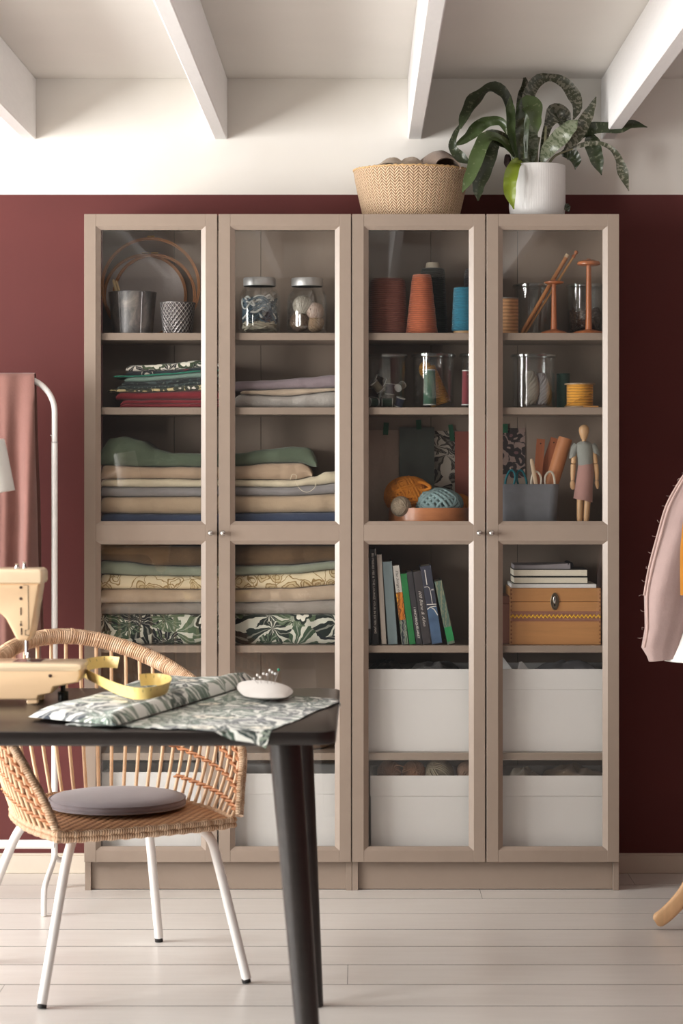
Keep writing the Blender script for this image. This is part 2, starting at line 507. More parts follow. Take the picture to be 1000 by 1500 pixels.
# ------------------------------------------------------------------ the two bookcases
Z_A, Z_B, Z_C, Z_D, Z_E, Z_0 = 1.670, 1.447, 1.063, .733, .411, .110
TOP = 2.022
def door(root, x0, x1, knob_side):
    z0, z1 = .088, 2.0235
    ST, BV = .035, .0135
    fz = [(1.0955, z1 - ST - .001), (z0 + ST, 1.0475)]        # the two openings (front rim)
    m_ = MB()
    m_.box(x0, x0 + ST, 0, .018, z0, z1, .0010); m_.box(x1 - ST, x1, 0, .018, z0, z1, .0010)
    m_.box(x0 + ST, x1 - ST, 0.0003, .018, fz[0][1], z1, .0006)
    m_.box(x0 + ST, x1 - ST, 0.0003, .018, fz[1][1], fz[0][0], .0006)
    m_.box(x0 + ST, x1 - ST, 0.0003, .018, z0, fz[1][0], .0006)
    for a, b in fz:
        o_ = [(x0 + ST, a), (x1 - ST, a), (x1 - ST, b), (x0 + ST, b)]
        i_ = [(x0 + ST + BV, a + BV * .8), (x1 - ST - BV, a + BV * .8), (x1 - ST - BV, b - BV * .8), (x0 + ST + BV, b - BV * .8)]
        for k in range(4):
            k2 = (k + 1) % 4
            q = [Vector((o_[k][0], .0012, o_[k][1])), Vector((o_[k2][0], .0012, o_[k2][1])),
                 Vector((i_[k2][0], .0095, i_[k2][1])), Vector((i_[k][0], .0095, i_[k][1])),
                 Vector((o_[k][0], .018, o_[k][1])), Vector((o_[k2][0], .018, o_[k2][1])),
                 Vector((i_[k2][0], .018, i_[k2][1])), Vector((i_[k][0], .018, i_[k][1]))]
            m_.add(q, [[0, 1, 2, 3], [4, 7, 6, 5], [0, 4, 5, 1], [3, 2, 6, 7], [0, 3, 7, 4], [1, 5, 6, 2]])
    d = obj('door', m_, M_CAB, root, smooth=False)
    for a, b in fz:
        obj('glass_pane', MB().box(x0 + ST + BV - .004, x1 - ST - BV + .004, .0125, .0145, a + BV * .8 - .004, b - BV * .8 + .004), M_GLASS, d, smooth=False)
    kx = x1 - .0185 if knob_side > 0 else x0 + .0135
    prof = [(0, 0), (.005, 0), (.0045, .004), (.0035, .010), (.0035, .013), (.0072, .016), (.0088, .020), (.0078, .0245), (.0045, .0272), (0, .028)]
    obj('knob', MB().lathe(prof, 20, (kx, 0, 1.0715), Matrix.Rotation(pi / 2, 4, 'X')), M_CHROME, d, label='small round chrome door knob')
    for hz in (.25, .62, 1.35, 1.86):
        hx = x0 + .004 if knob_side > 0 else x1 - .004
        obj('hinge', MB().box(hx - .003, hx + .003, .0185, .030, hz, hz + .03, .001), M_CHROME, d, smooth=False)

def bookcase(x0, label, shelves):
    x1 = x0 + .80
    t = thing('bookcase', label, 'bookcase', ((x0 + x1) / 2, .15, 0), group='glass-door bookcases')
    yb = WALL_Y - .012
    for a in (x0 + .0006, x1 - .0186):
        obj('side_panel', MB().box(a, a + .018, .0215, yb - .004, 0, TOP, .0008), M_CAB, t, smooth=False)
    obj('top_panel', MB().box(x0 + .019, x1 - .019, .0215, yb - .006, TOP - .018, TOP - .0005, .0006), M_CAB, t, smooth=False)
    obj('bottom_panel', MB().box(x0 + .019, x1 - .019, .0215, yb - .006, .090, Z_0, .0006), M_CAB, t, smooth=False)
    obj('plinth', MB().box(x0 + .019, x1 - .019, .034, .050, .002, .088, .0006), M_CAB, t, smooth=False)
    seams = [x0 + .0195, x0 + .245, x0 + .515, x1 - .0195]
    for a, b in zip(seams, seams[1:]):
        obj('back_panel', MB().box(a + .0007, b - .0007, yb - .006, yb - .002, .091, TOP - .001, .0005), M_CAB, t, smooth=False)
    obj('back_strip', MB().box(x0 + .02, x1 - .02, yb - .002, yb - .0005, .091, TOP - .001), M_GAP, t, smooth=False)
    for z in shelves:
        obj('shelf', MB().box(x0 + .0192, x1 - .0192, .026, yb - .0065, z - .0215, z, .0008), M_CAB, t, smooth=False)
    mid = (x0 + x1) / 2
    door(t, x0 + .0010, mid - .0022, 1)
    door(t, mid + .0022, x1 - .0025, -1)
    return t
bookcase(-.83, 'taupe bookcase with glass doors, filled with stacked folded fabrics', (Z_A, Z_B, Z_C, Z_D, Z_E))
bookcase(-.03, 'taupe bookcase with glass doors, filled with yarn, books and boxes', (Z_A, Z_B, Z_C, Z_D, Z_E))

# ------------------------------------------------------------------ generic builders for what stands in them
def layer(name, label, material, bot, top, px0, px1, y0=.05, y1=.26, folds=1, group=None, nx=46, wob=.006, tip=.35, seed=0):
    """one folded cloth: bot/top give its lower and upper edge (pixel rows) along the front"""
    yf = .06
    m_ = MB(); rings = []; uv = []
    base_row = max(VY + (CAM_Z - z) * S(yf) for z in (Z_B, Z_C, Z_D) if VY + (CAM_Z - z) * S(yf) < bot((px0 + px1) / 2) + 60)
    for i in range(nx + 1):
        u = i / nx
        px = px0 + (px1 - px0) * u
        x = PXX(px, yf)
        lo, hi = bot(px), top(px)
        rip = lambda q: .0014 * nz(x * 19, q * .31) + .0007 * nz(x * 47, q * .53)
        zb = ZZ(lo, yf) + .0004 + (rip(lo) if lo < base_row - 1 else 0)
        zt = ZZ(hi, yf) - .0004 + rip(hi)
        e = min(1.0, min(u, 1 - u) * (px1 - px0) / 9.0)             # ends close up softly
        k = (1 - tip) + tip * sqrt(max(0, 1 - (1 - e) ** 2))
        zm = (zb + zt) / 2; hh = (zt - zb) / 2
        zt = zb + 2 * hh * k
        yfr = y0 + wob * (1 + nz(x * 7 + seed, seed * 3.1)) + .005 * (1 + nz(x * 26, seed)) * .8
        ring = []
        ring.append((x, y1, zb))
        for j in range(folds):
            a0 = zb + (zt - zb) * j / folds; a1 = zb + (zt - zb) * (j + 1) / folds
            r_ = (a1 - a0) / 2
            dep = min(r_ * 1.3, .016)
            yo = yfr + .003 * nz(x * 9 + 5 * j, seed + j * 1.7)
            for q in range(9):
                an = -pi / 2 + pi * q / 8
                ring.append((x, yo + dep * (1 - cos(an)), (a0 + a1) / 2 + r_ * sin(an) * .985))
        ring.append((x, y1, zt - .001))
        rings.append([Vector(p) for p in ring])
    n = len(rings[0])
    for r_ in rings:
        l = 0
        for k in range(n):
            if k: l += (r_[k] - r_[k - 1]).length
            uv.append((r_[k].x, l + seed * .37))
    m_.loft(rings, True, True, uv)
    return obj(name, m_, material, label=label, cat='fabric', group=group, angle=60)

def yarn_ball(center, r, rs, col_mat, label, cat='yarn', group=None, n=8, per=6, sc=(1, 1, 1), seed=1, name='yarn_ball'):
    rnd = random.Random(seed)
    c = Vector(center)
    t = thing(name, label, cat, c - Vector((0, 0, r * sc[2])), group=group)
    D = Matrix.Diagonal((*sc, 1))
    core = MB().ball((0, 0, 0), r - rs * 1.9, 24, 14)
    core.v = [c + D @ p for p in core.v]
    obj('core', core, col_mat, t)
    m_ = MB()
    for i in range(n):
        ax = Vector((rnd.gauss(0, 1), rnd.gauss(0, 1), rnd.gauss(0, .6))).normalized()
        A = ax.orthogonal().normalized(); B = ax.cross(A)
        for j in range(per):
            o_ = (j - (per - 1) / 2) * rs * 2.1 + rnd.uniform(-.2, .2) * rs
            if abs(o_) > r * .95: continue
            q = sqrt(r * r - o_ * o_) * rnd.uniform(.96, 1.015)
            pts = [c + D @ (ax * (o_ + .02 * r * sin(3 * a)) + A * (q * cos(a)) + B * (q * sin(a))) for a in [2 * pi * k / 30 for k in range(30)]]
            m_.tube(pts, rs, 5, True)
    obj('winding', m_, col_mat, t, angle=80)
    return t

def lathe_obj(name, prof, c, material, parent=None, seg=40, **kw):
    return obj(name, MB().lathe(prof, seg, c), material, parent, **kw)

def jar(cx, cy, z, r, h, label, lid=False, group=None):
    t = thing('glass_jar', label, 'jar', (cx, cy, z), group=group)
    if lid:
        out = [(0, .001), (r * .72, .001), (r * .9, .004), (r * .985, .014), (r, .035), (r, h * .58), (r * .96, h * .70), (r * .84, h * .79), (r * .72, h * .83), (r * .70, h * .87)]
        inn = [(a - .0028 if a > .01 else 0, b + .0035 if i < 4 else b) for i, (a, b) in enumerate(out)]
        obj('glass_body', MB().lathe(out + inn[::-1], 48, (cx, cy, z)), M_JAR, t)
        lp = [(r * .76, h * .855), (r * .765, h * .86), (r * .765, h * .985), (r * .74, h), (0, h)]
        obj('lid', MB().lathe(lp + [(0, h * .97), (r * .74, h * .965), (r * .74, h * .855)], 48, (cx, cy, z)), mat('brushed_aluminium', (190, 190, 190), .45, .05, 60, metal=.7, stretch=(1, 1, 30)), t, label='brushed aluminium screw lid')
    else:
        out = [(0, .001), (r * .93, .001), (r * .965, .004), (r * .965, h * .93), (r, h * .945), (r * 1.03, h * .965), (r * 1.03, h * .985), (r, h)]
        inn = [(r * .94, h), (r * .92, h * .96), (r * .92, .012), (r * .88, .008), (0, .008)]
        obj('glass_body', MB().lathe(out + inn, 48, (cx, cy, z)), M_JAR, t)
        obj('rim', MB().lathe([(r * .99, h * .935), (r * 1.045, h * .95), (r * 1.045, h * .985), (r * 1.01, h * 1.002), (r * .95, h * 1.002), (r * .94, h * .95)], 48, (cx, cy, z)), glass('rim_glass', (.86, .89, .89, 1), .14, .6, 2.0, .05), t)
    return t

def spool(c, r, h, col, label, name='thread_spool', cat='spool', group=None, M=None, flange=1.12, core=(226, 222, 212), taper=1.0, pitch=.8, disc=.0035):
    """wound spool: thread, two end discs; M turns it about its base"""
    t = thing(name, label, cat, c, group=group)
    M = M or Matrix.Identity(4)
    nm = 'thread_%d_%d_%d' % col
    th = MB().lathe([(0, disc), (r, disc), (r, h * .05 + disc), (r * .5 * (1 + taper), h * .5), (r * taper, h - disc), (0, h - disc)], 32, (0, 0, 0), M)
    th.v = [p + Vector(c) for p in th.v]
    obj('thread', th, thread_mat(nm, col, pitch), t)
    cm = mat('spool_end_%d_%d_%d' % core, core, .5, .04)
    for a, b, rr in ((0, disc, r * flange), (h - disc, h, r * flange * taper)):
        e = MB().lathe([(0, a), (rr, a), (rr, b), (rr * .25, b), (0, b)], 32, (0, 0, 0), M)
        e.v = [p + Vector(c) for p in e.v]
        obj('end_disc', e, cm, t)
    return t

# ------------------------------------------------------------------ fabrics bookcase, top shelf: hoops, pots, jars
M_HOOP = wood('hoop_wood', (186, 128, 84), .75, .6, .5, 'X')
def ring_y(c, r0, r1, dy):
    R = Matrix.Rotation(pi / 2, 4, 'X')
    return MB().lathe([(r0, -dy / 2), (r1, -dy / 2), (r1, dy / 2), (r0, dy / 2), (r0, -dy / 2)], 72, c, R, caps=False)
def hoop(px, r, Y, label, canvas=None):
    c = Vector((PXX(px, Y), Y, Z_A + r + .0005))
    t = thing('embroidery_hoop', label, 'embroidery hoop', (c.x, Y, Z_A), group='embroidery hoops')
    obj('outer_ring', ring_y(c, r - .0038, r, .011), M_HOOP, t)
    obj('inner_ring', ring_y(c, r - .0085, r - .0046, .010), M_HOOP, t)
    obj('screw', MB().tube([c + Vector((-.010, 0, r + .003)), c + Vector((.012, 0, r + .003))], .0025, 8), mat('brass', (190, 150, 80), .3, .05, metal=1.0), t)
    if canvas: obj('canvas', MB().lathe([(0, -.001), (r - .009, -.001), (r - .009, .001), (0, .001)], 64, c, Matrix.Rotation(pi / 2, 4, 'X')), canvas, t)
hoop(220.5, .1535, .222, 'largest empty wooden embroidery hoop leaning behind the metal pots')
hoop(226, .129, .241, 'empty middle-sized wooden embroidery hoop inside the largest hoop')
hoop(212.5, .130, .262, 'wooden embroidery hoop stretched with grey cloth behind metal pots', cloth('hoop_cloth', (206, 199, 197), .08))

# beaten zinc bucket
g = G('beaten_zinc'); vv = g.co('Object', (1, 1, .6)); zn = g.noise(vv, 26, 5, .65, .8).outputs[0]
g.bs(Base_Color=g.ramp(zn, [(.25, lin((104, 104, 108))), (.5, lin((140, 138, 138))), (.75, lin((188, 180, 172)))]), Metallic=.75, Roughness=.42)
g.bump(zn, .35, .004); M_ZINC = g.m
bx, by = PXX(194, .135), .135
t = thing('zinc_bucket', 'dull grey zinc bucket holding two wooden sticks on top shelf', 'bucket', (bx, by, Z_A))
obj('wall', MB().lathe([(0, .0005), (.058, .0005), (.0605, .003), (.0715, .127), (.0725, .129), (.0712, .130), (.0695, .129), (.0575, .005), (0, .005)], 48, (bx, by, Z_A)), M_ZINC, t)
obj('rolled_rim', MB().tube([(bx + .0718 * cos(a), by + .0718 * sin(a), Z_A + .129) for a in [2 * pi * k / 48 for k in range(48)]], .0016, 6, True), M_ZINC, t)
for k in range(6):
    a = -pi / 2 + (k - 2.5) * 1.05
    obj('seam', MB().tube([(bx + .0603 * cos(a), by + .0603 * sin(a), Z_A + .003), (bx + .0716 * cos(a), by + .0716 * sin(a), Z_A + .127)], .0011, 5), M_ZINC, t)
for a, b, q in ((-.040, -.066, .172), (-.030, -.056, .168)):
    obj('wooden_stick', MB().tube([(bx + a + .02, by + .02, Z_A + .010), (bx + b * .9, by + .02, Z_A + q - .006), (bx + b * .92, by + .02, Z_A + q)], [.0042, .0042, .002], 8),
        mat('pale_stick', (232, 206, 160), .5), label='%s wooden stick poking out of the zinc bucket' % ('thin pale' if a < -.03 else 'slightly shorter pale'), cat='stick', group='sticks in the zinc bucket')
# diamond-pattern pot
g = G('quilted_silver'); uv = g.n('ShaderNodeTexCoord').outputs['UV']; s2 = g.n('ShaderNodeSeparateXYZ', None, i0=uv)
K = 2 * pi / .0170
d1 = g.math('ABSOLUTE', g.math('SINE', g.math('MULTIPLY', g.math('ADD', g.math('MULTIPLY', s2.outputs[0], 1.22), s2.outputs[1]), K / 2)))
d2 = g.math('ABSOLUTE', g.math('SINE', g.math('MULTIPLY', g.math('SUBTRACT', g.math('MULTIPLY', s2.outputs[0], 1.22), s2.outputs[1]), K / 2)))
dd = g.math('MINIMUM', d1, d2)
g.bs(Base_Color=g.ramp(dd, [(.12, lin((222, 216, 214))), (.30, lin((96, 90, 92)))]), Metallic=.7, Roughness=.34)
g.bump(g.math('SUBTRACT', 1.0, dd), .8, .003)
cx, cy = PXX(260, .10), .10
t = thing('patterned_pot', 'small silver pot with a raised diamond pattern beside the bucket', 'pot', (cx, cy, Z_A))
obj('wall', MB().lathe([(0, .0005), (.042, .0005), (.0445, .004), (.0535, .090), (.054, .0945), (.0525, .0955), (.0515, .094), (.042, .007), (0, .007)], 56, (cx, cy, Z_A)), g.m, t)
obj('rim', MB().tube([(cx + .0533 * cos(a), cy + .0533 * sin(a), Z_A + .095) for a in [2 * pi * k / 48 for k in range(48)]], .0014, 6, True), M_ZINC, t)

# two lidded jars
jx = [PXX(380, .135), PXX(449.5, .135)]
jar(jx[0], .135, Z_A, .0645, .174, 'lidded glass jar full of blue and white cord', True, 'lidded jars')
jar(jx[1], .135, Z_A, .0625, .173, 'lidded glass jar full of beige and pink yarn balls', True, 'lidded jars')
rnd = random.Random(5)
def cord_bundle(name, label, cx, cy, z0, z1, R, n, rs, m_, sweep):
    """tangled loops kept inside a jar of inner radius R"""
    mb = MB()
    for i in range(n):
        a = rnd.random() * 6.28; pts = []
        for k in range(9):
            a += rnd.uniform(.5, 1.0) * sweep / 4.2
            q = R * rnd.uniform(.72, .93)
            pts.append((cx + q * cos(a), cy + q * sin(a), z0 + (z1 - z0) * (rnd.random() ** .8)))
        pts = cr(pts, 60)
        out = []
        for p in pts:
            d = Vector((p.x - cx, p.y - cy, 0))
            if d.length > R - rs: d *= (R - rs) / d.length
            out.append(Vector((cx + d.x, cy + d.y, min(max(p.z, z0), z1 + .01))))
        mb.tube(out, rs, 6)
    return obj(name, mb, m_, label=label, cat='cord', group='cords in the lidded jar', angle=80)
cord_bundle('cord', 'tangle of blue grey cord inside the lidded jar', jx[0], .135, Z_A + .034, Z_A + .112, .057, 15, .0028, mat('blue_cord', (92, 112, 126), .8, .2, 60), 5.2)
cord_bundle('cord', 'coil of cream cord lying at bottom of lidded jar', jx[0], .135, Z_A + .012, Z_A + .040, .056, 12, .0030, mat('cream_cord', (216, 206, 184), .8, .1, 60), 5.6)
cord_bundle('cord', 'loose loops of white cord on top of blue cord', jx[0], .135, Z_A + .045, Z_A + .118, .057, 6, .0034, mat('white_cord', (226, 226, 222), .8, .05, 60), 4.2)
yb = [((jx[1] - .013, .122, Z_A + .090), .0275, (176, 166, 152), 'pale grey yarn ball resting on top in lidded jar'),
      ((jx[1] + .0245, .119, Z_A + .071), .0245, (198, 172, 158), 'dusty pink yarn ball in the lidded jar'),
      ((jx[1] - .022, .119, Z_A + .039), .0270, (122, 96, 76), 'brown yarn ball at bottom of the lidded jar'),
      ((jx[1] + .0245, .122, Z_A + .0345), .0240, (168, 140, 112), 'tan yarn ball at bottom of the lidded jar'),
      ((jx[1] + .004, .160, Z_A + .060), .030, (150, 132, 116), 'taupe yarn ball at back of the lidded jar')]
for i, (c, r, col, lb) in enumerate(yb):
    yarn_ball(c, r, .0034, mat('yarn_%d_%d_%d' % col, col, .9, .15, 90), lb, group='yarn balls in the lidded jar', n=9, per=4, seed=20 + i)

# ------------------------------------------------------------------ folded cloths, second shelf of the fabrics bookcase
base = lambda z: (lambda px, z=z: VY + (CAM_Z - z) * S(.06))
P_TROP = print_fronds('tropical_print', (206, 206, 192), [(30, 40, 36), (60, 82, 60), (24, 30, 36), (88, 106, 80), (34, 46, 38)], 10.0, 7.0, -.50)
P_TOP = print_fronds('black_leaf_print', (222, 216, 206), [(24, 26, 24), (44, 62, 44), (22, 24, 28), (60, 74, 50)], 17.0, 6.0, -.1)
P_FLOR = print_rings('small_flower_print', (214, 198, 150), (58, 62, 48), 34, (206, 168, 92), .10, (232, 226, 214))
P_RED = print_rings('red_white_flower_print', (42, 48, 56), (36, 40, 46), 15, (228, 218, 202), .08, (148, 34, 48))
P_GREY = print_rings('grey_speckle_print', (104, 118, 112), (48, 58, 58), 60, (146, 150, 140), .16)
gB = 'folded cloths beside the lavender ones'
lines = [base(Z_B), pw((160, 586), (295, 585), (330, 585)), pw((160, 574), (215, 574), (295, 571.5), (330, 571)), pw((160, 570), (230, 569), (295, 563), (330, 562)),
         pw((160, 564.5), (230, 564), (295, 558), (330, 556.5)), pw((160, 559.5), (200, 559), (295, 553), (330, 551.5)), pw((160, 552.5), (200, 552), (250, 549), (295, 544.5), (330, 543.5)),
         pw((160, 549.5), (200, 549.5), (250, 546), (295, 542), (330, 541)), pw((160, 544), (240, 543), (295, 538), (330, 537)), pw((160, 536), (215, 534), (250, 531), (295, 527), (330, 526))]
specs = [('plain dark red cloth at the bottom of the printed pile', cloth('dark_red_cloth', (128, 34, 44)), 176, 2), ('plain dark red cloth second from bottom of printed pile', cloth('dark_red_cloth', (128, 34, 44)), 169, 1),
         ('cream and yellow small flower cloth above red cloths', P_FLOR, 158, 1), ('grey speckled cloth folded above the small flower cloth', P_GREY, 171, 1),
         ('dark speckled thin cloth under the sage green cloth', print_rings('dark_speckle_print', (70, 82, 82), (36, 42, 44), 50, (110, 118, 110), .14), 178, 1),
         ('sage grey green cloth with rounded fold under teal sheet', cloth('sage_grey_cloth', (116, 140, 130)), 182, 1), ('thin bright teal cloth hanging out over the fold', cloth('teal_cloth', (32, 122, 100)), 166, 1),
         ('dark blue cloth with red and white flowers', P_RED, 184, 1), ('black and white leaf print cloth topping the pile', P_TOP, 184, 1)]
for i, (lb, m_, xa, fo) in enumerate(specs):
    layer('folded_cloth', lb, m_, lines[i], lines[i + 1], xa, 326 - (i % 3) * 3, .055 + .003 * (i % 2), .25, fo, gB, 34, .005, .5, i + 1)
gB2 = 'pale folded cloths under the lidded jars'
l2 = [base(Z_B), pw((343, 580), (352, 577), (420, 580), (490, 573), (505, 573)), pw((343, 572), (360, 572), (430, 569), (490, 568), (505, 568)), pw((343, 558), (400, 556), (450, 552), (490, 548), (505, 547))]
layer('folded_cloth', 'thick light grey cloth under the tan and lavender cloths', cloth('light_grey_cloth', (172, 166, 160), .12, .6), l2[0], l2[1], 341, 500, .055, .25, 1, gB2, 40, .007, .4, 31)
layer('folded_cloth', 'thin tan cloth between grey and lavender cloths', cloth('tan_thin_cloth', (182, 164, 144)), l2[1], l2[2], 352, 502, .052, .25, 1, gB2, 40, .007, .4, 32)
layer('folded_cloth', 'lavender grey cloth topping the pale pile', cloth('lavender_cloth', (140, 126, 132), .12, .6), l2[2], l2[3], 338, 503, .058, .25, 1, gB2, 40, .007, .4, 33)

# ------------------------------------------------------------------ long folded cloths across both doors
gC = 'long folded cloths on the middle shelf'
lc = [base(Z_C), pw((140, 752), (230, 753), (300, 753), (345, 752), (495, 750)), pw((140, 727), (200, 728), (300, 727), (345, 726), (430, 726), (495, 723)),
      pw((140, 713), (220, 714), (300, 714), (345, 713), (420, 714), (460, 711), (495, 708)), pw((140, 702), (230, 701), (300, 702), (345, 702.5), (430, 703), (460, 698), (478, 691), (495, 690)),
      pw((140, 681), (220, 684), (300, 684), (345, 683), (400, 678), (440, 678), (458, 684)), pw((140, 656), (152, 652), (160, 642), (182, 639), (205, 645), (230, 658), (250, 663), (300, 664), (345, 664), (390, 658), (425, 654), (450, 655), (464, 666))]
sc_ = [('navy blue cloth lying on the middle shelf', cloth('navy_cloth', (58, 68, 92)), 145, 503, 1), ('thick tan cloth lying on the navy cloth', cloth('tan_cloth', (180, 158, 132)), 145, 501, 1),
       ('grey cloth between tan and cream cloths', cloth('grey_cloth', (138, 134, 134)), 144, 503, 1), ('cream linen cloth with frayed edge over the grey cloth', cloth('cream_linen', (208, 196, 170), .12, .5), 146, 500, 1),
       ('beige brown cloth under the green cloth', cloth('beige_brown_cloth', (176, 152, 128)), 147, 457, 1), ('moss green cloth heaped on top of the pile', cloth('moss_green_cloth', (82, 94, 76)), 146, 463, 1)]
for i, (lb, m_, xa, xb, fo) in enumerate(sc_):
    layer('folded_cloth', lb, m_, lc[i], lc[i + 1], xa, xb, .045 + .003 * (i % 2), .265, fo, gC, 90, .006, .55, 50 + i)
# loose thread hanging from the frayed edge
pts = cr([P(425, 703, .05), P(428, 695, .045), P(434, 697, .045), P(433, 706, .042), P(440, 717, .042), P(450, 721, .042), P(460, 715, .042), P(463, 707, .045)], 40)
obj('loose_thread', MB().tube(pts, .0007, 5), mat('pale_thread', (226, 216, 190), .8), label='fine cream thread dangling from frayed linen edge', cat='thread')
gD = 'long folded cloths above the palm print'
ld = [base(Z_D), pw((140, 900), (300, 900), (345, 900), (495, 900)), pw((140, 884), (300, 883), (345, 883), (420, 882), (495, 879)), pw((140, 863), (200, 863), (300, 864), (345, 863), (420, 862), (495, 857)),
      pw((140, 841), (200, 843), (300, 844), (345, 843), (420, 841), (495, 834)), pw((140, 821), (180, 823), (230, 829), (300, 830), (345, 829), (420, 828), (495, 822)), pw((140, 801), (300, 800), (345, 798), (495, 799))]
P_PAIS = print_rings('paisley_print', (222, 206, 172), (150, 122, 76), 22, (206, 186, 146), .035)
sd = [('dark green and white palm leaf print cloth below the plain cloths', P_TROP, 144, 503, 1), ('plain grey cloth lying on the palm leaf print', cloth('grey_cloth_two', (146, 138, 130)), 145, 502, 1), ('plain beige cloth under the paisley cloth', cloth('beige_cloth', (180, 160, 138)), 144, 502, 1),
      ('cream cloth printed with tan paisley leaves', P_PAIS, 145, 501, 1), ('thin sage green cloth between paisley and brown', cloth('sage_cloth', (134, 140, 122)), 144, 503, 1), ('dark brown velvet cloth topping the paisley pile', cloth('brown_velvet', (92, 70, 46), .25), 146, 500, 1)]
for i, (lb, m_, xa, xb, fo) in enumerate(sd):
    layer('folded_cloth', lb, m_, ld[i], ld[i + 1], xa, xb, .045 + .003 * (i % 2), .265, fo, gD, 90, .006, .45, 70 + i)

# ------------------------------------------------------------------ woven baskets
def woven(name, a, b, c, cell=.0105, zig=True):
    g = G(name); uv = g.n('ShaderNodeTexCoord').outputs['UV']; s = g.n('ShaderNodeSeparateXYZ', None, i0=uv)
    u, v = g.math('DIVIDE', s.outputs[0], cell), g.math('DIVIDE', s.outputs[1], cell * .62)
    tri = g.math('ABSOLUTE', g.math('SUBTRACT', g.math('FRACT', g.math('MULTIPLY', u, .5)), .5))     # 0..0.5 zigzag
    ph = g.math('ADD', v, g.math('MULTIPLY', tri, 3.2 if zig else .6))
    w = g.math('ABSOLUTE', g.math('SINE', g.math('MULTIPLY', ph, pi)))
    w2 = g.math('ABSOLUTE', g.math('SINE', g.math('MULTIPLY', u, pi)))
    h = g.math('MULTIPLY', g.math('POWER', w, .7), g.math('ADD', .55, g.math('MULTIPLY', g.math('POWER', w2, .5), .45)))
    n2 = g.noise(uv, 70, 3).outputs[0]
    f = g.math('ADD', g.math('MULTIPLY', h, .75), g.math('MULTIPLY', n2, .3))
    g.bs(Base_Color=g.ramp(f, [(.12, lin(a)), (.5, lin(b)), (.9, lin(c))]), Roughness=.6)
    g.bump(h, .9, .004)
    return g.m
M_SEAGRASS = woven('seagrass_weave', (104, 74, 52), (190, 154, 120), (230, 202, 170), .0150)
bx, by = P(602, 300, .155).x, .155
zt = TOP
k = S(by)
t = thing('seagrass_basket', 'woven seagrass basket with beige cloth on top of the bookcase', 'basket', (bx, by, zt))
EL = .80
def ell(prof, seg=72):
    m_ = MB().lathe(prof, seg); m_.v = [Vector((p.x, p.y * EL, p.z)) + Vector((bx, by, zt)) for p in m_.v]; return m_
prof = [(0, .0008), (.138, .0008), (.145, .004), (.150, .02), (.158, .055), (.166, .09), (.172, .12), (.1755, .143), (.177, .151), (.174, .153), (.171, .150), (.166, .12), (.144, .012), (0, .010)]
obj('woven_body', ell(prof), M_SEAGRASS, t)
rim = [(bx + .1755 * cos(a), by + .1755 * EL * sin(a), zt + .151 + .0012 * sin(60 * a)) for a in [2 * pi * q / 180 for q in range(180)]]
obj('braided_rim', MB().tube(rim, [.0030 + .0008 * sin(i * 1.6) for i in range(180)], 6, True), mat('seagrass_rim', (204, 168, 120), .6, .15, 80), t)
def crumple(cx, cy, z, rx, ry, h, seed, nu=36, nv=12, fold=4, amp=.3):
    rings = []
    for i in range(nv + 1):
        q = i / nv
        ring = []
        for k in range(nu):
            a = 2 * pi * k / nu
            r_ = 1 - q
            w = amp * sin(fold * a + seed + 2 * q) + amp * 1.4 * nz(2.3 * cos(a) * r_ + seed, 2.3 * sin(a) * r_, seed)
            hh = h * (1 - r_ ** 2.2) * (1 + w * r_ ** .5) + h * .35 * nz(3 * cos(a) * r_, 3 * sin(a) * r_ + seed, 4.2)
            ring.append(Vector((cx + rx * r_ * cos(a) * (1 + .15 * w), cy + ry * r_ * sin(a), z + max(0, hh))))
        rings.append(ring)
    return MB().loft(rings, True, True)
def cloth_fold(cx, cy, z, w, d, h, ax, seed, th=.006):
    """an arched fold of cloth with thickness"""
    rings = []
    for i in range(19):
        u = i / 18
        a = pi * u
        ring = []
        for j in range(9):
            v_ = j / 8
            hh = h * (.55 + .45 * sin(pi * min(1, v_ * 1.2))) * (1 + .12 * nz(u * 4 + seed, v_ * 3))
            p = Vector((w * cos(a) * (.8 + .2 * v_), (v_ - .5) * d, hh * sin(a)))
            p = Matrix.Rotation(ax, 3, 'Z') @ p
            ring.append(p + Vector((cx, cy, z)))
        inner = [p - (p - Vector((cx, cy, z - .03))).normalized() * th for p in ring[::-1]]
        rings.append(ring + inner)
    return MB().loft(rings, True, True)
obj('crumpled_cloth', crumple(bx - .03, by - .02, zt + .140, .115, .085, .042, 3.0), cloth('basket_cloth', (178, 160, 142), .08, .5), label='beige cloth lying crumpled inside the seagrass basket', cat='cloth', group='cloth in the basket')
obj('crumpled_cloth', cloth_fold(bx + .072, by - .03, zt + .145, .055, .17, .062, .45, 4.0), cloth('basket_cloth_two', (150, 130, 116), .08, .5), label='taupe cloth arching up above the seagrass basket rim', cat='cloth', group='cloth in the basket')
obj('crumpled_cloth', cloth_fold(bx - .045, by - .05, zt + .152, .035, .12, .020, -.5, 6.0, .004), cloth('basket_cloth', (178, 160, 142), .08, .5), label='thin flat beige cloth edge peeking over the basket rim', cat='cloth', group='cloth in the basket')

# dark basket on the lower shelf, seen under the table
M_RUSH = woven('rush_weave', (84, 56, 34), (150, 110, 72), (190, 150, 108), .013)
bx, by, zt, EL = PXX(438, .16), .16, Z_E, .78
t = thing('rush_basket', 'low brown woven basket on shelf behind the black table', 'basket', (bx, by, zt))
obj('woven_body', ell([(0, .0008), (.080, .0008), (.092, .006), (.104, .03), (.109, .06), (.108, .085), (.103, .088), (.102, .06), (.085, .010), (0, .008)]), M_RUSH, t)
obj('braided_rim', MB().tube([(bx + .106 * cos(a), by + .106 * EL * sin(a), zt + .087) for a in [2 * pi * q / 120 for q in range(120)]], [.0036 + .0008 * sin(i * 1.7) for i in range(120)], 6, True), M_RUSH, t)

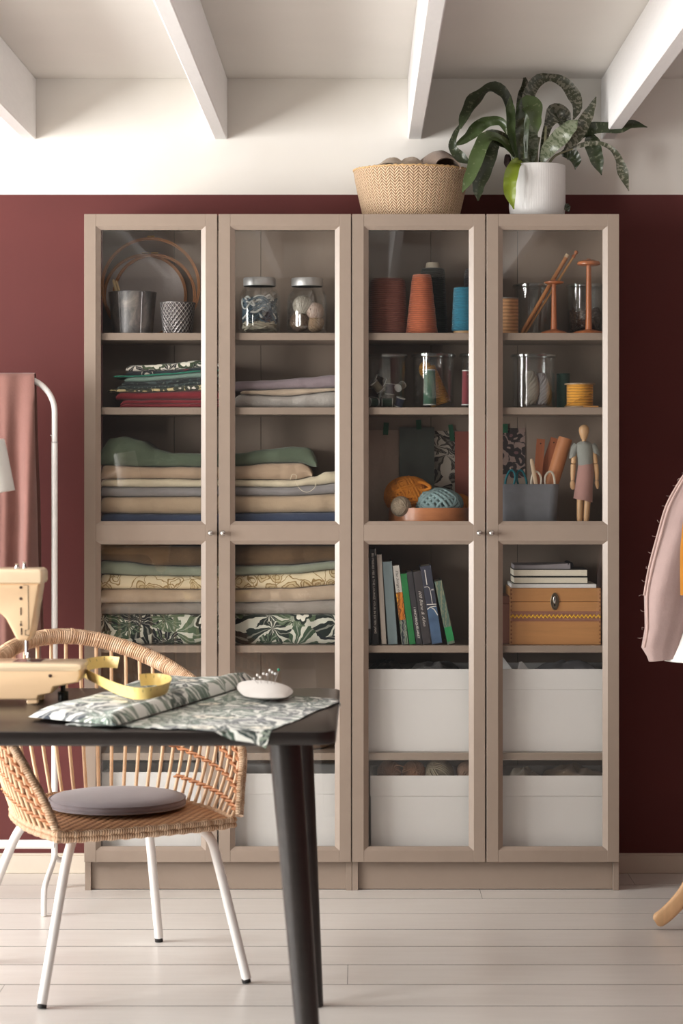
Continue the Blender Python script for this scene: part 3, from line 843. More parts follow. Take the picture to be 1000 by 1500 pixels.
# ------------------------------------------------------------------ white storage boxes
M_BOX = mat('white_box_fabric', (226, 224, 222), .8, .015, 8, .08, 500)
def storage_box(pxa, pxb, pyt, z, label):
    yf, yb_ = .052, .272
    xa, xb = PXX(pxa, yf), PXX(pxb, yf)
    h = ZZ(pyt, yf) - z
    t = thing('storage_box', label, 'storage box', ((xa + xb) / 2, .16, z), group='white storage boxes')
    tw = .006
    m_ = MB().box(xa, xb, yf, yb_, z + .0005, z + .006, .001)
    zt_ = z + h - .062
    m_.box(xa, xb, yf, yf + tw, z + .005, z + h - .001, .001).box(xa, xb, yb_ - tw, yb_, z + .005, z + h - .001, .001)
    m_.box(xa, xa + tw, yf + tw, yb_ - tw, z + .005, z + h - .001, .001).box(xb - tw, xb, yf + tw, yb_ - tw, z + .005, z + h - .001, .001)
    obj('body', m_, M_BOX, t, smooth=False)
    c = .0022                                       # turned-down cuff
    m_ = MB().box(xa - c, xb + c, yf - c, yf, zt_, z + h, .0008).box(xa - c, xb + c, yb_, yb_ + c, zt_, z + h, .0008)
    m_.box(xa - c, xa, yf, yb_, zt_, z + h, .0008).box(xb, xb + c, yf, yb_, zt_, z + h, .0008)
    obj('cuff', m_, M_BOX, t, smooth=False)
    return (xa + xb) / 2, h
bh = {}
bh['a'] = storage_box(150, 318, 1131, Z_0, 'white fabric storage box low behind the rattan chair')
bh['b'] = storage_box(326, 499, 1133, Z_0, 'white fabric storage box low behind the black table leg')
bh['c'] = storage_box(543, 706, 1136, Z_0, 'white fabric storage box with yarn balls showing at its rim')
bh['d'] = storage_box(725, 893, 1136, Z_0, 'white fabric storage box with beige cloths, below the paper box')
bh['e'] = storage_box(528, 706, 980, Z_E, 'white fabric storage box with dark cloth, beneath the row of books')
bh['f'] = storage_box(725, 894, 980, Z_E, 'white fabric storage box with loose paper, beneath the wooden box')
zc = Z_0 + bh['c'][1]
for i, (px, r, col, lb) in enumerate(((570, .036, (150, 108, 80), 'brown yarn ball at rim of the white storage box'), (606, .034, (158, 114, 84), 'second brown yarn ball, with a loose loop, in white box'),
                                  (643, .044, (146, 136, 116), 'large grey beige yarn ball in the white storage box'), (684, .030, (140, 112, 94), 'small taupe yarn ball at the box side'))):
    yarn_ball((PXX(px, .12), .12, zc + .018 - r * .55), r, .0028, mat('yarn_%d_%d_%d' % col, col, .9, .15, 90), lb, group='yarn in the white box', n=8, per=6, seed=60 + i)
lp = cr([P(588, 1132, .085), P(578, 1124, .08), P(582, 1121, .078), P(592, 1124, .078), P(590, 1131, .085), P(604, 1126, .08), P(613, 1132, .085)], 40)
obj('yarn_loop', MB().tube(lp, .0014, 6), mat('yarn_158_114_84', (158, 114, 84), .9), label='loose looping end of brown yarn in the white box', cat='yarn', group='yarn in the white box')
xd, hd = bh['d']
obj('crumpled_cloth', crumple(PXX(768, .14), .14, Z_0 + hd - .02, .05, .07, .030, 1.2), cloth('box_cloth_beige', (150, 138, 122), .08, .5), label='small beige cloth heap in the lowest white box', cat='cloth', group='cloth in the white boxes')
obj('crumpled_cloth', crumple(PXX(838, .15), .15, Z_0 + hd - .02, .095, .08, .036, 7.7), cloth('box_cloth_tan', (138, 118, 98), .08, .5), label='broad tan cloth heap in the lowest white box', cat='cloth', group='cloth in the white boxes')
xe, he = bh['e']
obj('crumpled_cloth', crumple(PXX(566, .14), .14, Z_E + he - .02, .06, .07, .036, 2.2), cloth('box_cloth_black', (38, 36, 38), .1, .5), label='black cloth heap in the white box under books', cat='cloth', group='cloth in the white boxes')
obj('crumpled_cloth', crumple(PXX(636, .15), .15, Z_E + he - .02, .085, .08, .032, 5.2), cloth('box_cloth_grey', (86, 84, 84), .1, .5), label='grey cloth heap in the white box under books', cat='cloth', group='cloth in the white boxes')
xf_, hf = bh['f']
M_PAPER = mat('white_paper', (224, 222, 220), .7, .02)
def sheet(name, pts, th, m_, **kw):
    a = [Vector(p) for p in pts]; n_ = (a[1] - a[0]).cross(a[2] - a[0]).normalized() * th
    k = len(a)
    mb = MB().add(a + [p + n_ for p in a], [list(range(k))[::-1], list(range(k, 2 * k))] + [[i, (i + 1) % k, (i + 1) % k + k, i + k] for i in range(k)])
    return obj(name, mb, m_, smooth=False, **kw)
sheet('paper_sheet', [P(728, 984, .09), P(752, 983, .09), P(736, 962, .11), P(726, 962, .11)], .0008, M_PAPER, label='white paper with slanting edge against the box side', cat='paper', group='paper in the white box')
sheet('paper_sheet', [P(757, 984, .085), P(777, 984, .085), P(764, 969, .10), P(760, 970, .10)], .0008, M_PAPER, label='small pointed white paper corner above the box rim', cat='paper', group='paper in the white box')
obj('crumpled_cloth', crumple(PXX(830, .16), .16, Z_E + hf - .02, .11, .08, .032, 9.1, fold=3), cloth('box_cloth_smoke', (110, 108, 112), .1, .5), label='smoky grey cloth heap beside paper in the white box', cat='cloth', group='cloth in the white boxes')

# ------------------------------------------------------------------ yarn bookcase, top shelf: cones
def cone(px0, px1, top_px0, top_px1, pyt, Y, col, label, tip=None, base_disc=None, pitch=1.3, round_top=.006):
    r0 = (px1 - px0) / 2 / S(Y); r1 = (top_px1 - top_px0) / 2 / S(Y); cx = PXX((px0 + px1) / 2, Y)
    h = ZZ(pyt, Y) - Z_A
    t = thing('yarn_cone', label, 'yarn', (cx, Y, Z_A), group='yarn cones')
    zb = .0005
    if base_disc:
        obj('wooden_base', MB().lathe([(0, .0005), (r0 * .86, .0005), (r0 * .88, .003), (r0 * .86, .010), (0, .010)], 36, (cx, Y, Z_A)), mat('cone_base_wood', (206, 168, 124), .5), t)
        zb = .0105
    n = 14; pr = [(0, zb), (r0 * .96, zb), (r0, zb + .004)]
    for i in range(1, n):
        q = i / n
        pr.append((r0 + (r1 - r0) * q + .0006 * sin(i * 2.3), zb + (h - zb) * q))
    pr += [(r1 * .97, h - round_top * .6), (r1 * .86, h - round_top * .1), (r1 * .6, h), (0, h)]
    obj('yarn_winding', MB().lathe(pr, 48, (cx, Y, Z_A)), thread_mat('cone_%d_%d_%d' % col, col, pitch, .85, .25), t)
    if tip:
        tm = mat('cone_tip_%d' % tip[0], tip, .6)
        obj('paper_tip', MB().lathe([(r1 * .62, h - .002), (r1 * .56, h + .012), (r1 * .54, h + .0165), (r1 * .45, h + .0165), (r1 * .44, h + .004), (0, h + .003)], 32, (cx, Y, Z_A)), tm, t)
cone(538, 597, 541, 593, 408, .135, (120, 70, 58), 'wide dark brown yarn cone at the shelf end', round_top=.012)
cone(594, 641, 604, 632, 402, .10, (176, 92, 58), 'rust orange yarn cone in front of black cone')
cone(611, 656, 616, 651, 393, .19, (26, 34, 32), 'tall black green yarn cone with a pale paper tip', tip=(196, 186, 166))
cone(661, 701, 664, 698, 421, .11, (22, 112, 138), 'short teal blue yarn spool on a wooden base', base_disc=True, round_top=.004, pitch=.8)
cone(675, 716, 681, 712, 393, .20, (54, 52, 56), 'charcoal yarn cone half hidden behind the teal spool', round_top=.02)
spool((PXX(742, .13), .13, Z_A + .0005), PXX(759, .13) - PXX(742, .13), .112, (186, 138, 94), 'tan twine wound on a spool with grey end discs', 'twine_spool', 'spool', flange=1.05, core=(136, 130, 122), pitch=2.2)
jar(PXX(783, .212), .212, Z_A, .0660, .160, 'wide open glass jar behind the knitting needles', group='open glass jars')
jar(PXX(857, .212), .212, Z_A, .0575, .160, 'wide open glass jar with brown cord behind the wooden stand', group='open glass jars')
rnd = random.Random(8)
cord_bundle('cord', 'dark brown cord coiled inside glass jar behind wooden stand', PXX(857, .212), .212, Z_A + .012, Z_A + .085, .050, 16, .0040, mat('brown_cord', (84, 58, 44), .8, .2, 60), 5.0)

M_REDWOOD = wood('turned_red_wood', (190, 112, 66), .7, 1.2, .3, 'Z', .4)
def stand(px, Y, rb, rt, h, label, rod, dome):
    cx = PXX(px, Y); c = (cx, Y, Z_A)
    t = thing('wooden_yarn_stand', label, 'yarn stand', c, group='turned wooden stands')
    obj('base', MB().lathe([(0, .0005), (rb, .0005), (rb * 1.01, .003), (rb * .96, .0065), (rb * .80, .009), (rb * .45, .0125), (rod * 1.5, .015), (0, .015)], 40, c), M_REDWOOD, t)
    zt_ = h - dome
    pr = [(0, .014), (rod * 1.25, .014), (rod * 1.05, .05), (rod * .98, zt_ * .6), (rod * .86, zt_ + .001), (0, zt_ + .001)]
    obj('rod', MB().lathe(pr, 24, c), M_REDWOOD, t)
    obj('top_disc', MB().lathe([(0, zt_), (rt * .75, zt_), (rt * .98, zt_ + .003), (rt, zt_ + .006), (rt * .93, zt_ + dome * .65), (rt * .5, h - .001), (rt * .18, h), (rt * .16, h + .003), (0, h + .003)], 40, c), M_REDWOOD, t)
stand(811, .092, .0395, .030, .163, 'shorter turned red wood yarn stand crossed by needles', .0078, .011)
stand(862, .095, .0485, .0355, .226, 'taller turned red wood yarn stand with domed top', .0085, .018)
def needle(a, b, r, label, m_, knob):
    a, b = Vector(a), Vector(b); d = (b - a).normalized()
    t = thing('knitting_needle', label, 'knitting needle', a, group='needles in the glass jar')
    obj('shaft', MB().tube([a, a + d * .01, a.lerp(b, .5), b], [r * .4, r, r, r], 10), m_, t)
    if knob: obj('end_knob', MB().tube([b - d * .001, b + d * .004, b + d * .010, b + d * .016, b + d * .021, b + d * .024], [r * 1.5, r * 1.7, r * .9, r * 1.7, r * 1.5, r * .4], 12), M_REDWOOD, t)
    else: obj('end_cap', MB().tube([b - d * .001, b + d * .010], r * 1.15, 12), mat('needle_cap', (196, 170, 140), .5), t)
M_NEEDLE = wood('needle_wood', (178, 120, 72), .75, 1.0, .4, 'Z')
needle(P(763, 489.0, .118), P(829, 377, .118), .0062, 'thick wooden knitting needle with a pale end cap', M_NEEDLE, False)
needle(P(768, 489.0, .128), P(839, 377, .128), .0036, 'thin wooden knitting needle with a turned knob end', mat('needle_pale', (206, 156, 100), .4), True)

# ------------------------------------------------------------------ second shelf: jars of thread
jc = [PXX(567, .14), PXX(634.5, .14), PXX(704, .14), PXX(781, .14)]
jar(jc[0], .14, Z_B, .0600, .164, 'open glass jar holding many small thread spools', group='open glass jars')
jar(jc[1], .14, Z_B, .0655, .166, 'open glass jar holding green spool and mustard cone', group='open glass jars')
jar(jc[2], .14, Z_B, .0640, .166, 'open glass jar holding a red thread spool', group='open glass jars')
jar(jc[3], .14, Z_B, .0675, .164, 'open glass jar holding white and beige twisted skeins', group='open glass jars')
RY = lambda a: Matrix.Rotation(a, 4, 'Y')
RX = lambda a: Matrix.Rotation(a, 4, 'X')
def lying(px, py, Y, r, h, col, label, ay, az=0.0, ax=0.0):
    M = Matrix.Rotation(az, 4, 'Z') @ RX(ax) @ RY(ay)
    c = P(px, py, Y) - M @ Vector((0, 0, h / 2))
    spool(c, r, h, col, label, group='small thread spools in the jar', M=M, core=(238, 236, 232), disc=.0025, pitch=.5)
lying(567, 589.5, .105, .0125, .034, (20, 84, 62), 'small dark green thread spool lying at jar bottom', pi / 2)
lying(546, 589, .13, .0125, .030, (30, 92, 70), 'small bottle green thread spool beside the jar wall', pi / 2, .5)
lying(585, 589, .118, .0125, .030, (58, 70, 112), 'small blue thread spool standing in the jar', .35, -.6)
lying(552, 566, .115, .0125, .034, (186, 174, 150), 'small cream thread spool tilted in the jar', 2.4, .3)
lying(571, 570, .135, .0135, .034, (126, 120, 134), 'small lilac grey thread spool upright in the jar', .1)
lying(586, 566, .120, .0110, .030, (170, 164, 158), 'small pale grey thread spool facing out of jar', 1.2, 1.0)
lying(556, 557.5, .155, .0125, .034, (58, 48, 44), 'small dark brown thread spool on top in jar', 2.0, .2)
lying(549, 576, .175, .0120, .030, (72, 62, 60), 'small black thread spool at back of jar', .2, .2)
spool((PXX(629, .11), .11, Z_B + .0085), .0195, .109, (66, 128, 98), 'green sewing thread cone spool in the open jar', flange=1.03, core=(206, 206, 200), taper=.86, pitch=.4)
t = thing('thread_cone', 'mustard yellow thread cone leaning inside the open jar', 'yarn', (jc[1] + .015, .165, Z_B + .009))
Mx = Matrix.Translation(Vector((jc[1] + .024, .150, Z_B + .012))) @ RY(-.33)
obj('yarn_winding', MB().lathe([(0, 0), (.030, 0), (.032, .004), (.026, .07), (.021, .118), (.019, .122), (0, .122)], 36).xf(Mx), thread_mat('cone_mustard', (212, 146, 44), 1.0), t)
obj('loose_tuft', MB().ball((jc[1] - .024, .160, Z_B + .120), .020, 18, 10, (1, .8, 1.3)), thread_mat('cone_mustard', (212, 146, 44), 1.0), t)
spool((PXX(684, .115), .115, Z_B + .0085), .0170, .107, (150, 40, 52), 'dark red sewing thread spool in the open jar', flange=1.04, core=(214, 210, 206), taper=.88, pitch=.4)
def skein(cx, cy, z, w, h, m_, label, seed):
    mb = MB(); rn = random.Random(seed)
    for i in range(9):
        a = i / 9 * 2 * pi
        pts = []
        for k in range(22):
            q = k / 21
            tw = a + q * 5.0
            rr = w * (.45 + .55 * sin(pi * min(1, .15 + q * .85)) ** .5) * (.85 + .15 * sin(9 * q + i))
            pts.append((cx + rr * cos(tw) + .010 * sin(q * 3), cy + rr * .75 * sin(tw), z + .004 + (h - .008) * q))
        mb.tube(pts, w * .32, 6)
    return obj('yarn_skein', mb, m_, label=label, cat='yarn', group='twisted skeins in the jar', angle=80)
skein(jc[3] - .014, .118, Z_B + .009, .0185, .106, thread_mat('skein_beige', (196, 182, 164), .6), 'thick beige twisted skein standing in the open jar', 1)
skein(jc[3] + .020, .126, Z_B + .009, .0170, .100, thread_mat('skein_white', (216, 214, 216), .6), 'white twisted skein standing in the open jar', 2)
skein(jc[3] + .036, .162, Z_B + .009, .0125, .066, thread_mat('skein_tan', (170, 146, 122), .6), 'short tan skein at back of the open jar', 3)
spool((PXX(824.5, .15), .15, Z_B + .0005), .0200, .106, (26, 72, 58), 'plain dark green thread tube behind the mustard spool', flange=1.0, core=(24, 58, 48), pitch=.4)
spool((PXX(849, .10), .10, Z_B + .0005), .0400, .074, (212, 148, 46), 'mustard cord spool with wooden end discs', 'cord_spool', 'spool', flange=1.17, core=(150, 126, 98), pitch=1.7, disc=.0045)
ce = cr([P(828, 594, .055), P(840, 589, .053), P(856, 580, .054), P(868, 574, .058)], 20)
obj('cord_end', MB().tube(ce, .0013, 6), mat('mustard_cord', (196, 134, 40), .8), label='loose mustard cord end slanting across the mustard spool', cat='cord')
obj('wooden_peg', MB().tube([P(854, 595.7, .047), P(876, 595.7, .047)], [.0032, .0024], 10), mat('peg_wood', (206, 150, 88), .5), label='little round wooden peg lying before the mustard spool', cat='peg')

# ------------------------------------------------------------------ third shelf: swatches, round box of yarn
M_TAPE = mat('green_tape', (24, 92, 62), .6)
YB = WALL_Y - .020
def swatch(pa, pb, m_, label, tape=None, bow=.004, name='fabric_swatch', skew=0.0, Yo=0.0):
    """a hanging sample: pa = upper left, pb = lower right pixel"""
    nx, ny = 12, 14; Y = YB - Yo
    fr = []; bk = []; uv = []
    for j in range(ny + 1):
        for i in range(nx + 1):
            u, v_ = i / nx, j / ny
            px = pa[0] + (pb[0] - pa[0]) * u + skew * v_; py = pa[1] + (pb[1] - pa[1]) * v_
            dy = bow * (1 + nz(u * 3 + pa[0], v_ * 2.2)) * (.15 + v_)
            p = P(px, py, Y); p.y -= dy
            fr.append(p); bk.append(p + Vector((0, .0012, 0))); uv.append((p.x, p.z))
    n1 = nx + 1; fs = []
    for j in range(ny):
        for i in range(nx):
            a = j * n1 + i
            fs.append([a, a + 1, a + n1 + 1, a + n1]); b = a + len(fr)
            fs.append([b, b + n1, b + n1 + 1, b + 1])
    o_ = len(fr)
    rim = [i for i in range(n1)] + [j * n1 + nx for j in range(1, ny + 1)] + [ny * n1 + i for i in range(nx - 1, -1, -1)] + [j * n1 for j in range(ny - 1, 0, -1)]
    for a, b in zip(rim, rim[1:] + rim[:1]): fs.append([a, b, b + o_, a + o_])
    t = thing(name, label, 'fabric swatch', P((pa[0] + pb[0]) / 2, pb[1], Y), group='samples taped to the bookcase back')
    obj('cloth_sheet', MB().add(fr + bk, fs, uv + uv), m_, t, angle=60)
    for (tx, ty, tw_, th_, rot) in tape or []:
        c = P(tx, ty, Y - .004 - bow * .4)
        hw, hh = tw_ / 2 / S(Y), th_ / 2 / S(Y)
        R = Matrix.Translation(c) @ Matrix.Rotation(rot, 4, 'Y')
        obj('tape', MB().box(-hw, hw, -.0004, .0004, -hh, hh).xf(R), M_TAPE, t, smooth=False, label='strip of green tape')
swatch((530, 630), (584, 772), cloth('taupe_swatch', (196, 178, 164), .1, .6), 'taupe cloth sample taped up behind the orange yarn', [(565, 628, 7.5, 18, .06)], .007, Yo=.001)
swatch((585, 626), (636, 770), mat('slate_sheet', (96, 106, 102), .45, .25, 9, .2, 12), 'dark slate sheet taped to bookcase back behind yarn', [(613, 622, 7.5, 14, -.05)], .004, Yo=.009)
P_INK = print_fronds('ink_flower_print', (196, 188, 176), [(46, 42, 40), (74, 68, 62), (52, 46, 44)], 13.0, 5.0, .35)
swatch((636, 631), (668, 752), P_INK, 'black and white flower print sample taped behind blue yarn', [(661, 634, 6.5, 24, -.14)], .004, Yo=.004)
swatch((666, 632), (716, 765), mat('terracotta_sheet', (150, 84, 70), .7, .06), 'plain terracotta sheet hanging beside the flower print', None, .003, Yo=.014)
P_ROSE = print_rings('dark_rose_print', (150, 128, 120), (54, 46, 46), 30, (176, 152, 140), .10, (116, 84, 86))
swatch((730, 627), (769, 700), P_ROSE, 'dark rose print sample taped behind the grey cup', [(739, 627.5, 9, 13, 0)], .003)

# wooden round box with yarn
Yb = .145; cx = PXX(631, Yb); rb = .1295
M_BENT = wood('bent_wood', (182, 116, 74), .75, .8, .38, 'X', .2)
t = thing('bentwood_box', 'shallow round bentwood box holding yarn balls', 'box', (cx, Yb, Z_C))
obj('band', MB().lathe([(rb - .004, .0005), (rb, .0005), (rb, .082), (rb - .004, .082), (rb - .004, .0005)], 64, (cx, Yb, Z_C), Matrix.Diagonal((1, .78, 1, 1)), caps=False), M_BENT, t)
obj('bottom', MB().lathe([(0, .001), (rb - .0045, .001), (rb - .0045, .006), (0, .006)], 64, (cx, Yb, Z_C), Matrix.Diagonal((1, .78, 1, 1))), M_BENT, t)
gy = 'yarn in the bentwood box'
yarn_ball(P(598, 727, .150) , .071, .0050, mat('yarn_mustard', (198, 122, 36), .95, .2, 60, .5, 400), 'big mustard orange yarn ball in the bentwood box', group=gy, n=6, per=9, sc=(1.0, .8, .82), seed=91)
yarn_ball(P(641, 738, .122), .058, .0060, mat('yarn_bluegrey', (134, 158, 160), .95, .2, 60, .5, 400), 'chunky pale blue grey yarn ball in bentwood box', group=gy, n=4, per=7, sc=(1.25, .8, .76), seed=95)
yarn_ball(P(587, 742, .082), .029, .0026, mat('yarn_stone', (160, 144, 124), .95, .15, 90), 'small stone beige yarn ball in the bentwood box', group=gy, n=9, per=5, seed=93)
yarn_ball(P(672, 742, .165), .036, .0050, mat('yarn_mustard', (198, 122, 36), .95, .2, 60, .5, 400), 'small mustard yarn ball behind the blue grey ball', group=gy, n=4, per=6, seed=94)
tl = cr([P(612, 706, .115), P(622, 708, .108), P(630, 714, .105), P(622, 718, .105), P(612, 717, .105)], 30)
obj('yarn_loop', MB().tube(tl, .0052, 8), mat('yarn_mustard', (198, 122, 36), .95), label='loose mustard yarn loop beside the big orange ball', cat='yarn', group=gy)

# ------------------------------------------------------------------ third shelf: grey cup with tools, wooden figure
Yc = .135; xa, xb = PXX(724, Yc), PXX(817, Yc); cx = (xa + xb) / 2; hw = (xb - xa) / 2; hc = ZZ(709, Yc) - Z_C
def rrect(hx, hy, z, c, n=8, rr=.028):
    out = []
    for q, (sx, sy) in enumerate(((1, 1), (-1, 1), (-1, -1), (1, -1))):
        for i in range(n + 1):
            a = q * pi / 2 + pi / 2 * i / n
            out.append(Vector((c[0] + sx * (hx - rr) + rr * cos(a), c[1] + sy * (hy - rr) + rr * sin(a), z)))
    return out
M_GREYCUP = mat('grey_stoneware', (122, 124, 130), .7, .08, 40, .1, 300)
t = thing('grey_container', 'grey stoneware container holding scissors, rulers and rolled leather', 'container', (cx, Yc, Z_C))
hy = .055
rg = [rrect(hw * .05, hy * .05, Z_C + .0006, (cx, Yc), rr=.002), rrect(hw * .88, hy * .9, Z_C + .0006, (cx, Yc)), rrect(hw * .9, hy * .92, Z_C + .004, (cx, Yc)), rrect(hw, hy, Z_C + hc - .002, (cx, Yc)),
      rrect(hw - .001, hy - .001, Z_C + hc, (cx, Yc)), rrect(hw - .0045, hy - .0045, Z_C + hc, (cx, Yc)), rrect(hw - .0055, hy - .0055, Z_C + hc - .002, (cx, Yc)), rrect(hw * .86, hy * .86, Z_C + .008, (cx, Yc)), rrect(hw * .05, hy * .05, Z_C + .008, (cx, Yc), rr=.002)]
obj('wall', MB().loft(rg), M_GREYCUP, t)
def scissors(px1, px2, py, Y, w, h, m_, label, lean):
    """handle loops above the rim, blades inside"""
    t = thing('scissors', label, 'scissors', P((px1 + px2) / 2, 760, Y), group='scissors in the grey container')
    for s_, px in ((-1, px1), (1, px2)):
        c = P(px, py, Y)
        pts = []
        for k in range(28):
            a = 2 * pi * k / 28
            pts.append(c + Vector((w * cos(a) * (1 - .22 * sin(a) * s_ * cos(a)) - s_ * lean * sin(a) * w, .004 * s_, h * sin(a) - .25 * h)))
        obj('handle_loop', MB().tube(pts, .0034, 8, True), m_, t)
        p0 = P((px1 + px2) / 2 + s_ * 2, 718, Y + .004 * s_); p1 = P((px1 + px2) / 2 - s_ * 3, 768, Y + .004 * s_)
        obj('blade', MB().tube([c + Vector((0, .004 * s_, -h)), p0, p1], [.004, .005, .0012], 6, flat=.3), M_CHROME, t)
M_TEAL = mat('teal_plastic', (16, 104, 114), .35, .03)
M_CREAM = mat('cream_plastic', (228, 218, 200), .35, .03)
scissors(747, 764, 700, .115, .0140, .031, M_TEAL, 'scissors with teal handle loops standing in the container', .25)
scissors(785, 805, 702, .105, .0150, .031, M_CREAM, 'scissors with cream handle loops standing in the container', -.1)
sk_a, sk_b = P(793, 755, .100), P(778, 672, .090)
obj('bone_folder', MB().tube([sk_a, sk_a.lerp(sk_b, .3), sk_a.lerp(sk_b, .8), sk_a.lerp(sk_b, .95), sk_b], [.0045, .0055, .0062, .0058, .003], 12, flat=.5), wood('pale_handle', (224, 196, 164), .85, 1, .4, 'Z'), label='slim pale wooden handle sticking up between cream loops', cat='tool')
M_RULER = wood('ruler_wood', (168, 100, 66), .75, 1.0, .45, 'Z')
def ruler(pa, pb, w, Y, label):
    a, b = P(*pa, Y), P(*pb, Y); d = (b - a).normalized(); n_ = Vector((d.z, 0, -d.x)) * w / 2
    t = thing('wooden_ruler', label, 'ruler', a, group='rulers in the grey container')
    mb = MB(); th = Vector((0, .0025, 0))
    q = [a - n_, a + n_, b + n_, b - n_]
    mb.add(q + [p + th for p in q], [[0, 1, 2, 3], [7, 6, 5, 4], [0, 4, 5, 1], [1, 5, 6, 2], [2, 6, 7, 3], [3, 7, 4, 0]])
    obj('strip', mb, M_RULER, t, smooth=False)
    c = b - d * .014
    obj('hang_hole', MB().lathe([(0, 0), (.0022, 0), (.0022, .0006), (0, .0006)], 14, c + Vector((0, -.0002, 0)), RX(pi / 2)), mat('dark_hole', (30, 20, 16), .8), t)
    for k in range(14):
        e = a.lerp(b, .45 + .035 * k) - n_ * .98
        obj('tick_mark', MB().box(0, .003 + .002 * (k % 5 == 0), -.0003, 0, 0, .0005).xf(Matrix.Translation(e + Vector((0, -.0001, 0)))), mat('tick_ink', (50, 28, 18), .7), t, smooth=False)
ruler((783, 760), (792, 643), .0255, .168, 'upright wooden ruler with a hole in the container')
ruler((776, 752), (813, 642), .0270, .176, 'slanting wooden ruler behind the rolled leather')
ra, rb_ = P(789, 768, .140), P(828, 642, .150)
d = (rb_ - ra).normalized(); A = d.cross(Vector((0, 1, 0))).normalized(); B = A.cross(d)
rings = []
for sg in range(2):
    ring = []
    e = ra if sg == 0 else rb_
    for k in range(44):
        a = 2 * pi * 1.35 * k / 43 + .5; q = .0235 - .0050 * k / 43
        ring.append(e + A * q * cos(a) + B * q * sin(a))
    for k in range(43, -1, -1):
        a = 2 * pi * 1.35 * k / 43 + .5; q = .0235 - .0050 * k / 43 - .0016
        ring.append(e + A * q * cos(a) + B * q * sin(a))
    rings.append(ring)
rings = [[p.lerp(q, i / 6) for p, q in zip(rings[0], rings[1])] for i in range(7)]
mb = MB().loft(rings, True, False)
n = len(rings[0])
for row in (0, 6):
    for k in range(43):
        q = [row * n + k, row * n + k + 1, row * n + n - 2 - k, row * n + n - 1 - k]
        mb.f.append(tuple(q if row == 0 else q[::-1]))
obj('leather_roll', mb, mat('tan_leather', (196, 130, 86), .5, .06, 20, .15, 200), label='rolled sheet of tan leather standing in the container', cat='leather', angle=50)

# little jointed wooden figure in clothes
M_LIME = wood('lime_wood', (222, 178, 132), .85, 1.0, .4, 'Z')
Yg = .12
t = thing('wooden_figure', 'jointed wooden drawing figure in a grey top and pink skirt', 'figurine', (PXX(857, Yg), Yg, Z_C))
q = lambda px, py, dy=0.0: P(px, py, Yg) + Vector((0, dy, 0))
kk = 1 / S(Yg)
def limb(name, pts, rad, flat=1.0): return obj(name, MB().tube([q(*p) for p in pts], [r * kk for r in rad], 14, flat=flat), M_LIME, t)
limb('head', [(854.6, 622), (854.8, 623.2), (855, 626), (855, 631), (855, 636), (855, 641), (855, 644)], [1.2, 4.5, 7.0, 7.6, 6.6, 5.0, 3.2], .9)
limb('neck', [(855, 643), (855, 652)], [3.2, 3.4])
limb('torso', [(855, 649), (855, 653), (856, 662), (857, 676), (857, 690), (857, 704)], [6, 11, 12, 9.5, 10, 9], .62)
limb('leg', [(850, 700), (850, 722), (849, 740), (848.8, 758), (848.6, 766)], [6.0, 5.2, 4.6, 4.4, 3.2])
limb('leg', [(862, 700), (861, 722), (859.6, 740), (858.5, 758), (858, 766)], [6.0, 5.2, 4.8, 4.4, 3.2])
for px in (848.3, 858):
    limb('ankle', [(px, 765), (px, 769)], [3.0, 3.0])
    obj('foot', MB().tube([q(px, 778, .012), q(px, 776.5, .0), q(px, 778.5, -.022), q(px, 780, -.036)], [3.4 * kk, 4.8 * kk, 4.4 * kk, 2.0 * kk], 12, flat=.9), M_LIME, t)
limb('upper_arm', [(842, 655), (840.5, 664), (839.8, 678), (839.6, 679)], [4.2, 4.2, 3.8, 2.6])
limb('forearm', [(839.6, 679.5), (839.4, 681), (838.8, 692), (838.4, 704)], [2.8, 4.0, 3.7, 2.8])
limb('hand', [(838.3, 704.5), (838.2, 708), (838.6, 714), (839.4, 717)], [2.4, 3.8, 3.6, 1.8], .6)
limb('upper_arm', [(867, 655), (869.5, 664), (871.6, 678), (871.8, 679)], [4.2, 4.2, 3.8, 2.6])
limb('forearm', [(872, 679.5), (872.3, 681), (873.4, 692), (873.8, 703)], [2.8, 3.9, 3.6, 2.6])
limb('hand', [(873.8, 703.5), (873.6, 707), (874.6, 712), (875.2, 716)], [2.2, 3.2, 2.6, 1.2], .6)
obj('foot_plate', MB().lathe([(0, .0005), (.042, .0005), (.042, .005), (.040, .0062), (0, .0062)], 36, (PXX(854, Yg), Yg, Z_C)), M_LIME, t)
M_GREYJ = cloth('figure_grey_jersey', (150, 152, 146), .06, .4); M_PINKL = cloth('figure_pink_cloth', (178, 136, 128), .06, .3)
def garment(name, sec, m_, n=28, th=.0012):
    """sec: (px, py, half width px, half depth px, slant)"""
    rings = []
    for (px, py, hw_, hd_, sl) in sec:
        rings.append([q(px + hw_ * cos(a), py + sl * cos(a) + .4 * sin(5 * a), hd_ * kk * sin(a)) for a in [2 * pi * k / n for k in range(n)]])
    inner = []
    for (px, py, hw_, hd_, sl) in sec[::-1]:
        inner.append([q(px + (hw_ - .5) * cos(a), py + sl * cos(a) + .4 * sin(5 * a), (hd_ - .5) * kk * sin(a)) for a in [2 * pi * k / n for k in range(n)]])
    mb = MB().loft(rings + inner, True, False)
    m0 = len(rings) * 2 - 1
    for k in range(n):
        k2 = (k + 1) % n
        mb.f.append((k, m0 * n + k, m0 * n + k2, k2))
    return obj(name, mb, m_, t, angle=70)
garment('grey_top', [(855, 646.5, 4.4, 4.6, 0), (855, 648.5, 9, 7.5, 0), (855.5, 652, 13.2, 9.2, 0), (856, 660, 13.0, 9.8, 0), (857, 670, 11.4, 9.4, -1), (857.3, 681, 10.8, 9.2, -2.4)], M_GREYJ)
